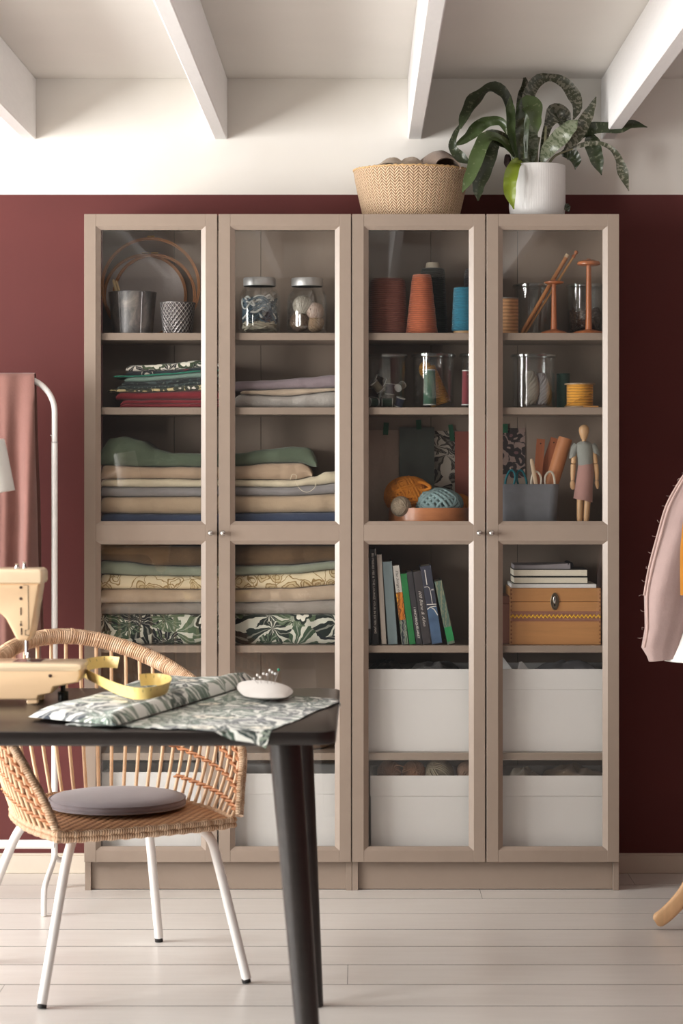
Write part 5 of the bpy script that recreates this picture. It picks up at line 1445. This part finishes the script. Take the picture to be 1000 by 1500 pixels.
# folded length of the same cloth, its rolled edge to the front
def pillow(corners, z, th, nu, nv, pu=2.6, pv=2.6, amp=.15, seed=0, lift=None, base=None):
    """closed puffy slab over a quad (corners in xy, counter-clockwise)"""
    top = []; uv = []
    c = [Vector(q) for q in corners]
    for j in range(nv + 1):
        for i in range(nu + 1):
            u, v_ = i / nu, j / nv
            p = c[0].lerp(c[1], u).lerp(c[3].lerp(c[2], u), v_)
            e = (1 - abs(2 * u - 1) ** pu) * (1 - abs(2 * v_ - 1) ** pv)
            h = th * max(0, e) ** .5 * (1 + amp * nz(u * 5 + seed, v_ * 5, seed))
            if lift: h += lift(u, v_)
            top.append(Vector((p.x, p.y, z + h))); uv.append((p.x, p.y))
    n1 = nu + 1; k = len(top)
    lo = [Vector((p.x, p.y, z - .0002 - (base(p) if base else 0))) for p in top]
    fs = []
    for j in range(nv):
        for i in range(nu):
            a = j * n1 + i
            fs += [(a, a + 1, a + n1 + 1, a + n1), (a + k, a + n1 + k, a + n1 + 1 + k, a + 1 + k)]
    rim = [i for i in range(n1)] + [j * n1 + nu for j in range(1, nv + 1)] + [nv * n1 + i for i in range(nu - 1, -1, -1)] + [j * n1 for j in range(nv - 1, 0, -1)]
    for a, b in zip(rim, rim[1:] + rim[:1]): fs.append((a, b, b + k, a + k))
    return MB().add(top + lo, fs, uv + uv)
E_ = on_plane(42, 1056, TZ).xy; F_ = on_plane(170, 1069, TZ).xy; G_ = on_plane(377, 1004, TZ).xy; H_ = on_plane(225, 1001, TZ).xy
roll = lambda u, v_: .013 * math.exp(-((v_ - .10) / .07) ** 2) * (.6 + .6 * u) + .004 * sin(u * 9) * v_
# v runs from the rolled edge (F-G) to the back (E-H)
mbp = pillow((F_, G_, H_, E_), TZ + .0085, .016, 50, 30, 9, 7, .35, 2.0, roll, lambda p: .0)
obj('printed_cloth', mbp, M_TPRINT, label='leaf print cloth folded thick with a rolled edge on the table', cat='fabric', group='leaf print cloth on the table', angle=70)

# pincushion with pins
t = thing('pincushion', 'small white pincushion stuck with pins on the table', 'pincushion', on_plane(387, 1027, TZ + .006))
z0 = TZ + .0075
pc = [on_plane(358, 1027, z0).xy, on_plane(418, 1029, z0).xy, on_plane(425, 1015, z0).xy, on_plane(350, 1007, z0).xy]
mb = MB(); nu = 24; top = []; bot = []
c4 = [Vector(q) for q in pc]
for j in range(nu + 1):
    for i in range(nu + 1):
        u, v_ = i / nu, j / nu
        pu, pv = u, v_
        pinch = -.22
        uu = u + pinch * (u - .5) * -(1 - (2 * v_ - 1) ** 2) * .9
        vv = v_ + pinch * (v_ - .5) * -(1 - (2 * u - 1) ** 2) * .9
        p = c4[0].lerp(c4[1], uu).lerp(c4[3].lerp(c4[2], uu), vv)
        e = max(0, (1 - (2 * u - 1) ** 2) * (1 - (2 * v_ - 1) ** 2)) ** .55
        top.append(Vector((p.x, p.y, z0 + .011 + .0190 * e))); bot.append(Vector((p.x, p.y, z0 + .011 - .0108 * e)))
n1 = nu + 1; k = len(top); fs = []
for j in range(nu):
    for i in range(nu):
        a = j * n1 + i
        fs += [(a, a + 1, a + n1 + 1, a + n1), (a + k, a + n1 + k, a + n1 + 1 + k, a + 1 + k)]
obj('cushion', MB().add(top + bot, fs), cloth('white_cotton', (232, 228, 224), .03, .15), t, angle=80)
pins = [(377, 992, (234, 230, 226)), (381, 995, (236, 230, 226)), (386, 990, (236, 232, 228)), (395, 985, (240, 238, 236)), (399, 988, (238, 236, 234)), (403, 990, (236, 236, 238)), (408, 984, (40, 140, 110)), (391, 991, (236, 230, 230)), (372, 997, (226, 222, 220))]
Yq = on_plane(387, 1020, z0).y
for i, (px, py, col) in enumerate(pins):
    hd = P(px, py - 3, Yq + .01 * (i % 3 - 1)); ft = Vector((hd.x + .004 * (i % 3 - 1) - (px - 390) * .0004, hd.y + .002, z0 + .022))
    p_ = obj('pin', MB().tube([ft, hd], .0006, 6), M_CHROME, t)
    obj('pin_head', MB().ball(hd, .0031, 12, 8), mat('pin_head_%d_%d_%d' % col, col, .25), p_)

# yellow measuring tape
M_TAPEM = mat('tape_yellow', (246, 216, 136), .45, .05)
def zt_(px): return TZ + (.034 if px < 205 else .030)
path = [on_plane(172, 1009, TZ + .001), on_plane(150, 1008, TZ + .001), on_plane(128, 1012, TZ + .001), on_plane(124, 1020, TZ + .001), on_plane(140, 1028, TZ + .001), on_plane(170, 1038, TZ + .001), on_plane(198, 1044, TZ + .001), on_plane(222, 1043, TZ + .001), on_plane(243, 1036, TZ + .001), on_plane(244, 1027, TZ + .001), on_plane(228, 1023, TZ + .001), on_plane(206, 1024, TZ + .001)]
zr_ = [.050, .050, .048, .046, .042, .034, .030, .0305, .031, .031, .031, .031]
cp = cr([Vector((p.x, p.y, TZ + z_)) for p, z_ in zip(path, zr_)], 90)
t = thing('measuring_tape', 'yellow measuring tape curling over the folded leaf print cloth', 'measuring tape', on_plane(180, 1035, TZ))
rings = []
for i, p in enumerate(cp):
    tg = (cp[min(i + 1, 89)] - cp[max(i - 1, 0)]).normalized()
    up = Vector((0, 0, 1)); up = (up - tg * up.dot(tg)).normalized(); nr = tg.cross(up)
    up = (up * .95 + nr * .3).normalized(); nr = tg.cross(up)
    rings.append([p - up * .0005 - nr * .0003, p - up * .0005 + nr * .0003, p + up * .0270 + nr * .0003, p + up * .0270 - nr * .0003])
obj('ribbon', MB().loft(rings), M_TAPEM, t)
for i in range(4, 86, 3):
    q = [rings[i][0], rings[i][3]]
    d_ = (q[1] - q[0]); nr = (rings[i][0] - rings[i][1]).normalized()
    tg = (cp[i + 1] - cp[i]).normalized()
    for sgn in (1, -1):
        off = nr * (.0002 if sgn > 0 else -.0008)
        a, b = q[0] + off + d_ * .62, q[0] + off + d_ * (.95 if i % 2 else .82)
        obj('tick_mark', MB().add([a, a + tg * .0012, b + tg * .0012, b], [[0, 1, 2, 3]]), mat('tape_ink', (86, 66, 32), .6), t, smooth=False)
# ------------------------------------------------------------------ sewing machine
Ym = -1.640; km = 1 / S(Ym)
q2 = lambda px, py: (PXX(px, Ym), ZZ(py, Ym))
M_SEW = mat('cream_enamel', (246, 212, 172), .28, .02, 8, coat=.4)
M_SEW2 = mat('cream_enamel_pale', (250, 226, 192), .25, .02, 8, coat=.4)
t = thing('sewing_machine', 'vintage cream sewing machine standing on the black table', 'sewing machine', (PXX(-60, Ym), Ym, TZ))
head = [q2(*p) for p in [(-235, 853), (62, 853), (61, 862), (52, 918), (48.5, 932), (45, 936.5), (32, 936.5), (28, 934), (22, 922), (13, 905), (6, 898), (0, 895.5), (-10, 894), (-150, 893), (-165, 897), (-172, 910), (-176, 935), (-176, 982), (-240, 982)]]
obj('head_and_arm', MB().prism(head, Ym - .044, Ym + .044, .008, 3), M_SEW, t, angle=30)
cap = [q2(*p) for p in [(-240, 838), (-236, 832), (60, 832), (64, 834), (66, 838), (66, 850), (64, 853.5), (-240, 853.5)]]
obj('top_cover', MB().prism(cap, Ym - .048, Ym + .048, .006, 3), M_SEW2, t, angle=30)
bed = [q2(*p) for p in [(-245, 976), (-240, 973), (116, 973), (122, 976), (123, 984), (119, 996), (84, 1003), (80, 1012), (62, 1016), (60, 1021), (-245, 1021)]]
obj('bed', MB().prism(bed, Ym - .062, Ym + .062, .006, 3), M_SEW, t, angle=30)
arm_top = [q2(*p) for p in [(-245, 968), (-240, 966), (118, 968.5), (124, 971), (124, 977), (118, 980), (-245, 980)]]
obj('free_arm_plate', MB().prism(arm_top, Ym - .064, Ym + .064, .004, 2), M_SEW2, t, angle=30)
for px in (52, -225):
    obj('foot', MB().box(PXX(px - 8, Ym), PXX(px + 9, Ym), Ym - .055, Ym - .030, TZ + .0005, ZZ(1019, Ym), .003), M_SEW, t)
    obj('foot', MB().box(PXX(px - 8, Ym), PXX(px + 9, Ym), Ym + .030, Ym + .055, TZ + .0005, ZZ(1019, Ym), .003), M_SEW, t)
xn = PXX(39, Ym)
obj('needle_bar', MB().tube([(xn, Ym, ZZ(938, Ym)), (xn, Ym, ZZ(960, Ym))], .0042, 12), M_CHROME, t)
obj('presser_foot', MB().tube([(xn + .004, Ym, ZZ(955, Ym)), (xn + .004, Ym, ZZ(965, Ym)), (xn + .006, Ym - .01, ZZ(967.5, Ym))], [.0035, .0055, .003], 10), M_CHROME, t)
obj('needle_plate', MB().box(PXX(22, Ym), PXX(63, Ym), Ym - .040, Ym + .040, ZZ(969, Ym), ZZ(967.2, Ym), .0005), M_CHROME, t, smooth=False)
for px, h_ in ((26, .010), (37, .014)):
    obj('thread_guide', MB().tube([(PXX(px, Ym), Ym - .01, ZZ(832, Ym)), (PXX(px, Ym), Ym - .01, ZZ(832, Ym) + h_ * .6), (PXX(px, Ym), Ym - .01, ZZ(832, Ym) + h_)], [.0055, .0035, .0050], 12), M_CHROME, t)
M_SLOT = mat('dark_slot', (56, 32, 22), .6)
yfce = Ym - .0445
for (x0, x1, y0, y1) in ((29.7, 31.3, 890, 901), (30.0, 31.0, 910, 912), (29.4, 31.6, 913, 917), (30.6, 32.2, 920, 930)):
    obj('slot', MB().box(PXX(x0, yfce), PXX(x1, yfce), yfce - .0006, yfce + .002, ZZ(y1, yfce), ZZ(y0, yfce)), M_SLOT, t, smooth=False)
for py in (860.5, 877):
    obj('screw_hole', MB().lathe([(0, 0), (.0032, 0), (.0032, .001), (0, .001)], 16, (PXX(30.5, yfce), yfce + .0003, ZZ(py, yfce)), RX(pi / 2)), M_SLOT, t)
fp = [P(px, py, yfce - .0003) for px, py in ((34, 857), (41, 857), (42, 922), (37, 923), (37, 930), (43, 931))]
obj('faceplate_seam', MB().tube(fp, .0006, 5), M_SLOT, t)
obj('bed_screw', MB().lathe([(0, 0), (.004, 0), (.0035, .0018), (0, .002)], 16, (PXX(73.5, Ym - .062), Ym - .0618, ZZ(990, Ym - .062)), RX(pi / 2)), M_SLOT, t)
obj('leveling_knob', MB().lathe([(0, .0005), (.012, .0005), (.012, .020), (.006, .022), (.006, ZZ(1003, Ym) - TZ), (0, ZZ(1003, Ym) - TZ)], 20, (PXX(92, Ym) - .004, Ym + .035, TZ)), mat('knob_black', (28, 26, 26), .4), t)
obj('hand_wheel', MB().lathe([(0, 0), (.045, 0), (.052, .006), (.052, .016), (.045, .020), (0, .020)], 36, (PXX(-262, Ym), Ym, ZZ(872, Ym)), RY(pi / 2)), M_SEW2, t)

# ------------------------------------------------------------------ desk lamp (mostly out of the picture; its mirror image shows in the door)
Yl = -1.45; M_LAMP = mat('lamp_white', (228, 226, 222), .4, .02)
t = thing('desk_lamp', 'white desk lamp with a cylindrical shade on the table', 'lamp', (-1.20, Yl + .08, TZ))
obj('base', MB().lathe([(0, .0005), (.075, .0005), (.076, .004), (.074, .014), (.02, .018), (0, .018)], 40, (-1.20, Yl + .08, TZ)), M_LAMP, t)
el_ = Vector((-1.16, Yl + .05, 1.10)); sh = Vector((-.859, Yl, 1.264))
obj('arm', MB().tube([(-1.20, Yl + .08, TZ + .016), (-1.185, Yl + .07, .92), el_], .006, 12), M_LAMP, t)
obj('arm', MB().tube([el_, sh + Vector((-.012, 0, .004))], .006, 12), M_LAMP, t)
obj('joint', MB().ball(el_, .011, 16, 8), M_CHROME, t)
Ml = Matrix.Translation(sh) @ RY(radians(-10)) @ Matrix.Translation(Vector((0, 0, -.060)))
sd_ = obj('lamp_shade', MB().lathe([(.0435, 0), (.0405, .118), (.039, .121), (0, .121), (0, .118), (.037, .116), (.0420, 0), (.0435, 0)], 48, caps=False).xf(Ml), M_LAMP, t)
obj('bulb', MB().ball((0, 0, .05), .022, 18, 10).xf(Ml), mat('opal_bulb', (240, 232, 214), .4), sd_)

# ------------------------------------------------------------------ rattan chair
CO = Vector((-.6445, -1.056, 0)); UX = Vector((.876, .482, 0)).normalized(); VB = Vector((-UX.y, UX.x, 0))
def L(a, b, z): return CO + UX * a + VB * b + Vector((0, 0, z))
t = chair = thing('rattan_chair', 'rattan armchair on white metal legs with round grey cushion', 'chair', CO, math.atan2(UX.y, UX.x))
g = G('rattan'); v = g.co('UV', (1, 1, 1)); n_ = g.noise(v, 120, 3).outputs[0]; nb = g.noise(g.co('Object'), 9, 3).outputs[0]
f = g.math('ADD', g.math('MULTIPLY', n_, .5), g.math('MULTIPLY', nb, .5))
g.bs(Base_Color=g.ramp(f, [(.3, lin((170, 118, 76))), (.5, lin((206, 156, 112))), (.75, lin((230, 190, 150)))]), Roughness=.42)
g.bump(n_, .2, .001)
M_RAT = g.m
g = G('rattan_wrap'); uvn = g.n('ShaderNodeTexCoord').outputs['UV']; sx = g.n('ShaderNodeSeparateXYZ', None, i0=uvn)
slant = g.math('ADD', g.math('DIVIDE', sx.outputs[0], .0062), g.math('MULTIPLY', sx.outputs[1], 14.0))
turn = g.math('ABSOLUTE', g.math('SINE', g.math('MULTIPLY', slant, pi)))
rn_ = g.n('ShaderNodeTexWhiteNoise', {'noise_dimensions': '1D'}, W=g.math('FLOOR', slant)).outputs[0]
f = g.math('ADD', g.math('MULTIPLY', g.math('POWER', turn, .5), .55), g.math('MULTIPLY', rn_, .45))
g.bs(Base_Color=g.ramp(f, [(.10, lin((136, 86, 54))), (.45, lin((212, 168, 130))), (.95, lin((240, 208, 176)))]), Roughness=.42)
g.bump(turn, .8, .004)
M_WRAP = g.m
M_BIND = mat('rattan_binding', (192, 130, 88), .5, .25, 60, .2, 200)
M_SPIN = mat('rattan_spindle', (236, 200, 162), .42, .12, 30)
seat_pts = cr([(-.228, -.275, .408), (-.240, -.10, .410), (-.200, .12, .414), (-.11, .222, .418), (0, .250, .42), (.11, .222, .418), (.200, .12, .414), (.240, -.10, .410), (.228, -.275, .408)], 120)
rim_pts = cr([(-.236, -.288, .415), (-.256, -.256, .485), (-.285, -.200, .565), (-.295, -.07, .650), (-.252, .15, .737), (-.142, .28, .798), (0, .318, .822), (.142, .28, .798), (.252, .15, .737), (.295, -.07, .650), (.285, -.200, .565), (.256, -.256, .485), (.236, -.288, .415)], 160)
rim_pts = resample(rim_pts, 400); seat_pts = resample(seat_pts, 400)
Lw = lambda p: L(p.x, p.y, p.z)
def at_(lst, tt):
    k = max(0, min(1, tt)) * (len(lst) - 1); i = min(int(k), len(lst) - 2)
    return lst[i].lerp(lst[i + 1], k - i)
def shell(tt, h):
    """point of the shell: tt along, h from seat (0) to rim (1)"""
    ts = tt
    tr = .055 + tt * .89
    a, b = at_(seat_pts, ts), at_(rim_pts, tr)
    p = a.lerp(b, h)
    o = Vector((p.x, p.y * .9 + .02, 0)); o = o.normalized() if o.length > 1e-6 else o
    return p + o * (.022 * sin(pi * h) * (.3 + .7 * sin(pi * tt)))
# wrapped rim: fine turns of cane round a pole
rp_ = resample(rim_pts, 560)
rimr = lambda q: .0098 + .0105 * min(1, max(0, (min(q, 1 - q) - .10) / .22))
obj('rim', MB().tube([Lw(p) for p in rp_], [rimr(i / 559) + (.0013 if i % 2 else -.0004) + .0007 * nz(i * .7) for i in range(560)], 10), M_WRAP, t, angle=80)
for i in range(26):                              # dark turns where the spindles are tied in
    tt = (i + .5) / 26; p0 = at_(rim_pts, tt - .0022); p1 = at_(rim_pts, tt + .0022)
    obj('binding', MB().tube([Lw(p0), Lw(p1)], rimr(tt) + .0014, 10), M_WRAP, t, angle=80)
NS = 40
for i in range(NS):
    tt = .012 + .976 * i / (NS - 1)
    pts = [Lw(shell(tt, k / 10)) for k in range(11)]
    obj('spindle', MB().tube(pts, .0048, 7), M_SPIN, t, angle=80)
def band(t0, t1, h, rs=.0030, amp=.0068, m_=None, hs=0.0):
    n = int((t1 - t0) * 460) + 8
    for ph in (0, pi):
        pts = []
        for i in range(n):
            tt = t0 + (t1 - t0) * i / (n - 1)
            h2 = h + hs * i / (n - 1)
            p = shell(tt, h2); q = shell(min(1, tt + .004), h2); d_ = (q - p).normalized() if (q - p).length > 1e-7 else Vector((1, 0, 0))
            o = d_.cross(Vector((0, 0, 1))).normalized()
            a = (tt - .012) / .976 * (NS - 1) * pi + ph
            pts.append(Lw(p + o * (amp * cos(a)) + Vector((0, 0, .0035 * sin(a)))))
        obj('woven_band', MB().tube(pts, rs, 6), m_ or M_BIND, t, angle=80)
def knots(t0, t1, h, hs=0.0):
    m_ = MB(); i0 = int(t0 * NS); i1 = int(t1 * NS)
    for i in range(i0, i1):
        tt = .012 + .976 * i / (NS - 1)
        if not t0 <= tt <= t1: continue
        c = Lw(shell(tt, h + hs * (tt - t0) / max(1e-6, t1 - t0)))
        m_.ball(c, .0078, 10, 6, (1, 1, .8))
    if m_.v: obj('cane_knots', m_, M_BIND, t, angle=80, kind='stuff')
band(.0, 1.0, .40)
knots(.0, 1.0, .40)
for h in (.18, .60, .78):
    band(.0, .27, h); band(.73, 1.0, h)
    knots(.73, 1.0, h); knots(0, .27, h)
band(.27, .42, .60, hs=-.18); band(.58, .73, .42, hs=.18)
# seat: woven plate
out = seat_pts[::8] + [seat_pts[-1]]
front = [Vector((.232 - .464 * k / 10, -.275 - .018 * sin(pi * k / 10), .406)) for k in range(1, 10)]
outline = out + front
ring_t = [p.copy() for p in outline]
cen = Vector((0, -.03, .412))
rings = []
for q, dz in ((.02, .002), (.25, .0015), (.5, .001), (.75, .001), (.94, .001), (1.0, -.005), (1.0, -.016), (.95, -.021), (.5, -.021), (.02, -.021)):
    rings.append([Lw(cen.lerp(p, q) + Vector((0, 0, dz))) for p in outline])
uv = [((p - CO).dot(UX), (p - CO).dot(VB)) for r_ in rings for p in r_]
g = G('cane_weave'); uvn = g.n('ShaderNodeTexCoord').outputs['UV']; sx = g.n('ShaderNodeSeparateXYZ', None, i0=uvn)
rw = g.math('DIVIDE', sx.outputs[1], .0140); rf = g.math('FLOOR', rw)
ww = g.math('ABSOLUTE', g.math('SINE', g.math('MULTIPLY', rw, pi)))
cw = g.math('ABSOLUTE', g.math('SINE', g.math('ADD', g.math('MULTIPLY', sx.outputs[0], pi / .026), g.math('MULTIPLY', rf, pi / 2))))
hh = g.math('MULTIPLY', g.math('POWER', ww, .6), g.math('ADD', .35, g.math('MULTIPLY', cw, .65)))
g.bs(Base_Color=g.ramp(hh, [(.1, lin((96, 54, 30))), (.5, lin((186, 132, 92))), (.95, lin((218, 170, 126)))]), Roughness=.5); g.bump(hh, .9, .006)
obj('seat', MB().loft(rings, True, True, uv), g.m, t, angle=60)
loop_ = resample(outline + [outline[0]], 240)[:-1]
for dz, r_ in ((-.003, .0075), (-.016, .0075)):
    obj('seat_edging', MB().tube([Lw(p + Vector((0, 0, dz))) for p in loop_], [r_ * (1 + .16 * sin(i * 1.25 + dz * 300)) for i in range(len(loop_))], 8, True), M_WRAP, t, angle=80)
for sx_ in (-1, 1):
    for sy_ in (-1, 1):
        fa, fb_ = .2655 * sx_, .2685 * sy_
        ta, tb = (-.158 if sx_ < 0 else .200), (.170 if sy_ > 0 else -.170) * (1.15 if sx_ > 0 else 1)
        mx = lambda k: (fa + (ta - fa) * k, fb_ + (tb - fb_) * k)
        pts = cr([(*mx(0), .010), (*mx(.36), .14), (*mx(.78), .29), (*mx(1), .350), (ta * .85, tb * .85, .377), (ta * .6, tb * .6, .381), (ta * .25, tb * .25, .381)], 44)
        lg = obj('leg', MB().tube([Lw(p) for p in pts], .0118, 14), M_WHITE, t, angle=60)
        obj('foot_cap', MB().tube([L(fa, fb_, .0005), L(fa + (ta - fa) * .03, fb_ + (tb - fb_) * .03, .012)], .0108, 14), mat('black_rubber', (26, 24, 24), .7), lg, label='black rubber foot cap')
# round cushion on the seat
cc = L(.030, -.012, .4165)
t = thing('seat_cushion', 'round grey seat cushion lying on the rattan chair', 'cushion', cc)
rc_ = .172
pr = [(0, .0005), (rc_ * .85, .0005), (rc_ * .97, .005), (rc_, .012), (rc_ * .985, .020), (rc_ * .93, .0275), (rc_ * .80, .032), (rc_ * .5, .0345), (0, .035)]
obj('pad', MB().lathe(pr, 56, cc), cloth('mauve_grey_cotton', (150, 142, 147), .05, .2), t, angle=80)
for zz_ in (.006, .0215):
    obj('piping', MB().tube([cc + Vector((rc_ * .985 * cos(a), rc_ * .985 * sin(a), zz_)) for a in [2 * pi * k / 72 for k in range(72)]], .0026, 6, True), cloth('mauve_grey_cotton', (150, 142, 147)), t)

# ------------------------------------------------------------------ dress form with draped jacket at the right edge
DX, DY = 1.135, -.56
M_BEECH = wood('beech', (216, 174, 130), .85, .7, .42, 'Z')
t = thing('dress_form', 'dress form on a curved beech tripod stand', 'dress form', (DX, DY, 0))
def tri_leg(ang):
    dx, dy = cos(ang), sin(ang); N_ = Vector((-dy, dx, 0)) * .011
    prof = cr([(.025, 0, .40), (.10, 0, .345), (.175, 0, .27), (.215, 0, .18), (.250, 0, .105), (.300, 0, .048), (.334, 0, .0235)], 30)
    rings = []
    for i, p in enumerate(prof):
        tg = (prof[min(i + 1, 29)] - prof[max(i - 1, 0)]).normalized(); nn = Vector((-tg.z, 0, tg.x))
        w_ = .0245 - .004 * (i / 29)
        if i > 26: w_ *= (1.0, .88, .55)[i - 27]
        sec = []
        for k in range(16):
            a = 2 * pi * k / 16
            ca, sa = cos(a), sin(a)
            q = p + nn * w_ * math.copysign(abs(ca) ** .6, ca)
            sec.append(Vector((DX + q.x * dx, DY + q.x * dy, max(.0006, q.z))) + N_ * math.copysign(abs(sa) ** .6, sa))
        rings.append(sec)
    obj('leg', MB().loft(rings), M_BEECH, t, angle=50)
for a in (pi - .03, pi - .03 + 2 * pi / 3, pi - .03 - 2 * pi / 3): tri_leg(a)
obj('pole', MB().lathe([(0, .30), (.03, .30), (.032, .33), (.030, .42), (.018, .45), (.016, .74), (0, .74)], 28, (DX, DY, 0)), M_BEECH, t)
def torso(secs, m_, name, nn=40, par=t):
    rings = [[Vector((DX + hx * cos(a), DY + hy * sin(a), z + (dz * abs(cos(a)) ** 3))) for a in [2 * pi * k / nn for k in range(nn)]] for (z, hx, hy, dz) in secs]
    return MB().loft(rings)
obj('torso', torso([(.70, .145, .105, 0), (.80, .160, .115, 0), (.90, .140, .100, 0), (.98, .118, .088, 0), (1.08, .135, .105, 0), (1.18, .150, .108, 0), (1.27, .155, .085, -.02), (1.335, .13, .07, -.045), (1.37, .06, .055, -.01), (1.44, .052, .050, 0)], None, 'torso'), cloth('form_linen', (206, 198, 186), .05), t, angle=70)
obj('neck_knob', MB().lathe([(0, 1.438), (.040, 1.438), (.042, 1.448), (.02, 1.456), (.014, 1.47), (.02, 1.485), (.012, 1.50), (0, 1.502)], 24, (DX, DY, 0)), M_BEECH, t)
# white blouse under the jacket
bl = torso([(.738, .310, .135, 0), (.742, .312, .137, 0), (.80, .285, .135, 0), (.90, .24, .128, 0), (1.0, .19, .118, 0), (1.1, .165, .12, 0), (1.2, .166, .122, 0), (1.28, .166, .095, -.025), (1.342, .138, .078, -.047), (1.372, .075, .065, -.015)], None, 'b')
obj('blouse', bl, cloth('white_blouse', (236, 232, 228), .03, .2), label='white blouse showing beneath the pink jacket hem', cat='clothing', angle=70)
M_JACK = cloth('pink_jacket_linen', (172, 148, 143), .07, .25)
jk = thing('linen_jacket', 'dusty pink linen jacket with raw edges on the dress form', 'jacket', (DX, DY, .73))
rings = []
for (z, hx, hy, dz) in [(.80, .225, .160, 0), (.90, .215, .155, 0), (1.0, .205, .148, 0), (1.1, .195, .146, 0), (1.2, .190, .140, 0), (1.28, .184, .112, -.03), (1.345, .145, .09, -.05), (1.378, .085, .075, -.018)]:
    rings.append([Vector((DX + hx * cos(a) * (1 + .03 * sin(7 * a + z * 9)), DY + hy * sin(a) * (1 + .03 * sin(7 * a + z * 9)), z + dz * abs(cos(a)) ** 3)) for a in [2 * pi * k / 56 for k in range(56)]])
obj('jacket_body', MB().loft(rings), M_JACK, jk, angle=70)
def sleeve(mir=1):
    # (left px, right px, row) of the hanging sleeve at depth Ys
    Ys = DY - .02
    sec = [(1004, 1062, 688), (992, 1052, 706), (975, 1040, 742), (962, 1032, 786), (950, 1020, 832), (943, 1010, 872), (944, 1003, 920), (939, 998, 945), (947, 996, 958), (950, 995, 966)]
    rr = []
    for i, (a, b, y_) in enumerate(sec):
        c0, hw_ = (a + b) / 2, (b - a) / 2
        ring = []
        for k in range(36):
            an = 2 * pi * k / 36
            wv = 1 + .12 * sin(4 * an + i * .55) + .07 * sin(7 * an + i * .8)
            px = c0 + hw_ * cos(an)
            p = P(px, y_ - (3 * cos(an) if i > 6 else 0) - (i < 2) * 4 * cos(an), Ys)
            p.y += hw_ / S(Ys) * .62 * sin(an) * wv
            if mir < 0: p.x = 2 * DX - p.x
            ring.append(p)
        rr.append(ring)
    inn = [[p.lerp(sum(r_, Vector()) / len(r_), .05) for p in r_] for r_ in rr[::-1]]
    m_ = MB().loft(rr + inn, True, False)
    N_ = 36; last = 2 * len(rr) - 1
    for k in range(N_):
        k2 = (k + 1) % N_
        m_.f.append((k, last * N_ + k, last * N_ + k2, k2))
    sv = obj('sleeve', m_, M_JACK, jk, angle=70)
    # raw seam edges down the side of the sleeve, the frayed piece stands off the cloth
    for off, i0, i1 in ((13, 0, 6), (15, 0, 8)):
        pts = [rr[i][off + 6] + Vector((-.002 * mir, -.003, 0)) for i in range(i0, i1)]
        obj('raw_edge', MB().tube(cr(pts, 30), .0030, 6, flat=.4), cloth('raw_edge_linen', (208, 180, 172), .06), sv)
    rn = random.Random(3)
    for k in range(14):
        b = rr[min(6, k // 2)][18].lerp(rr[min(7, k // 2 + 1)][18], (k % 2) / 2)
        obj('fray', MB().tube([b, b + Vector((-.008 * mir, -.003, .003 * rn.uniform(-1, 1))), b + Vector((-.014 * mir * rn.uniform(.5, 1.1), -.004, .006 * rn.uniform(-1, 1)))], .0005, 4), cloth('raw_edge_linen', (208, 180, 172), .06), sv)
sleeve(1); sleeve(-1)
tp = cr([P(1030, 690, DY - .115), P(1008, 740, DY - .15), P(1000, 790, DY - .155), P(998.5, 830, DY - .15), P(999, 872, DY - .145)], 40)
tr_ = []
for p in tp: tr_.append([p + Vector((-.005, 0, 0)), p + Vector((.013, -.002, 0)), p + Vector((.013, -.001, 0)), p + Vector((-.005, .001, 0))])
obj('measuring_tape', MB().loft(tr_), mat('tape_orange', (222, 150, 52), .5), label='orange measuring tape hanging down over the pink jacket', cat='measuring tape')
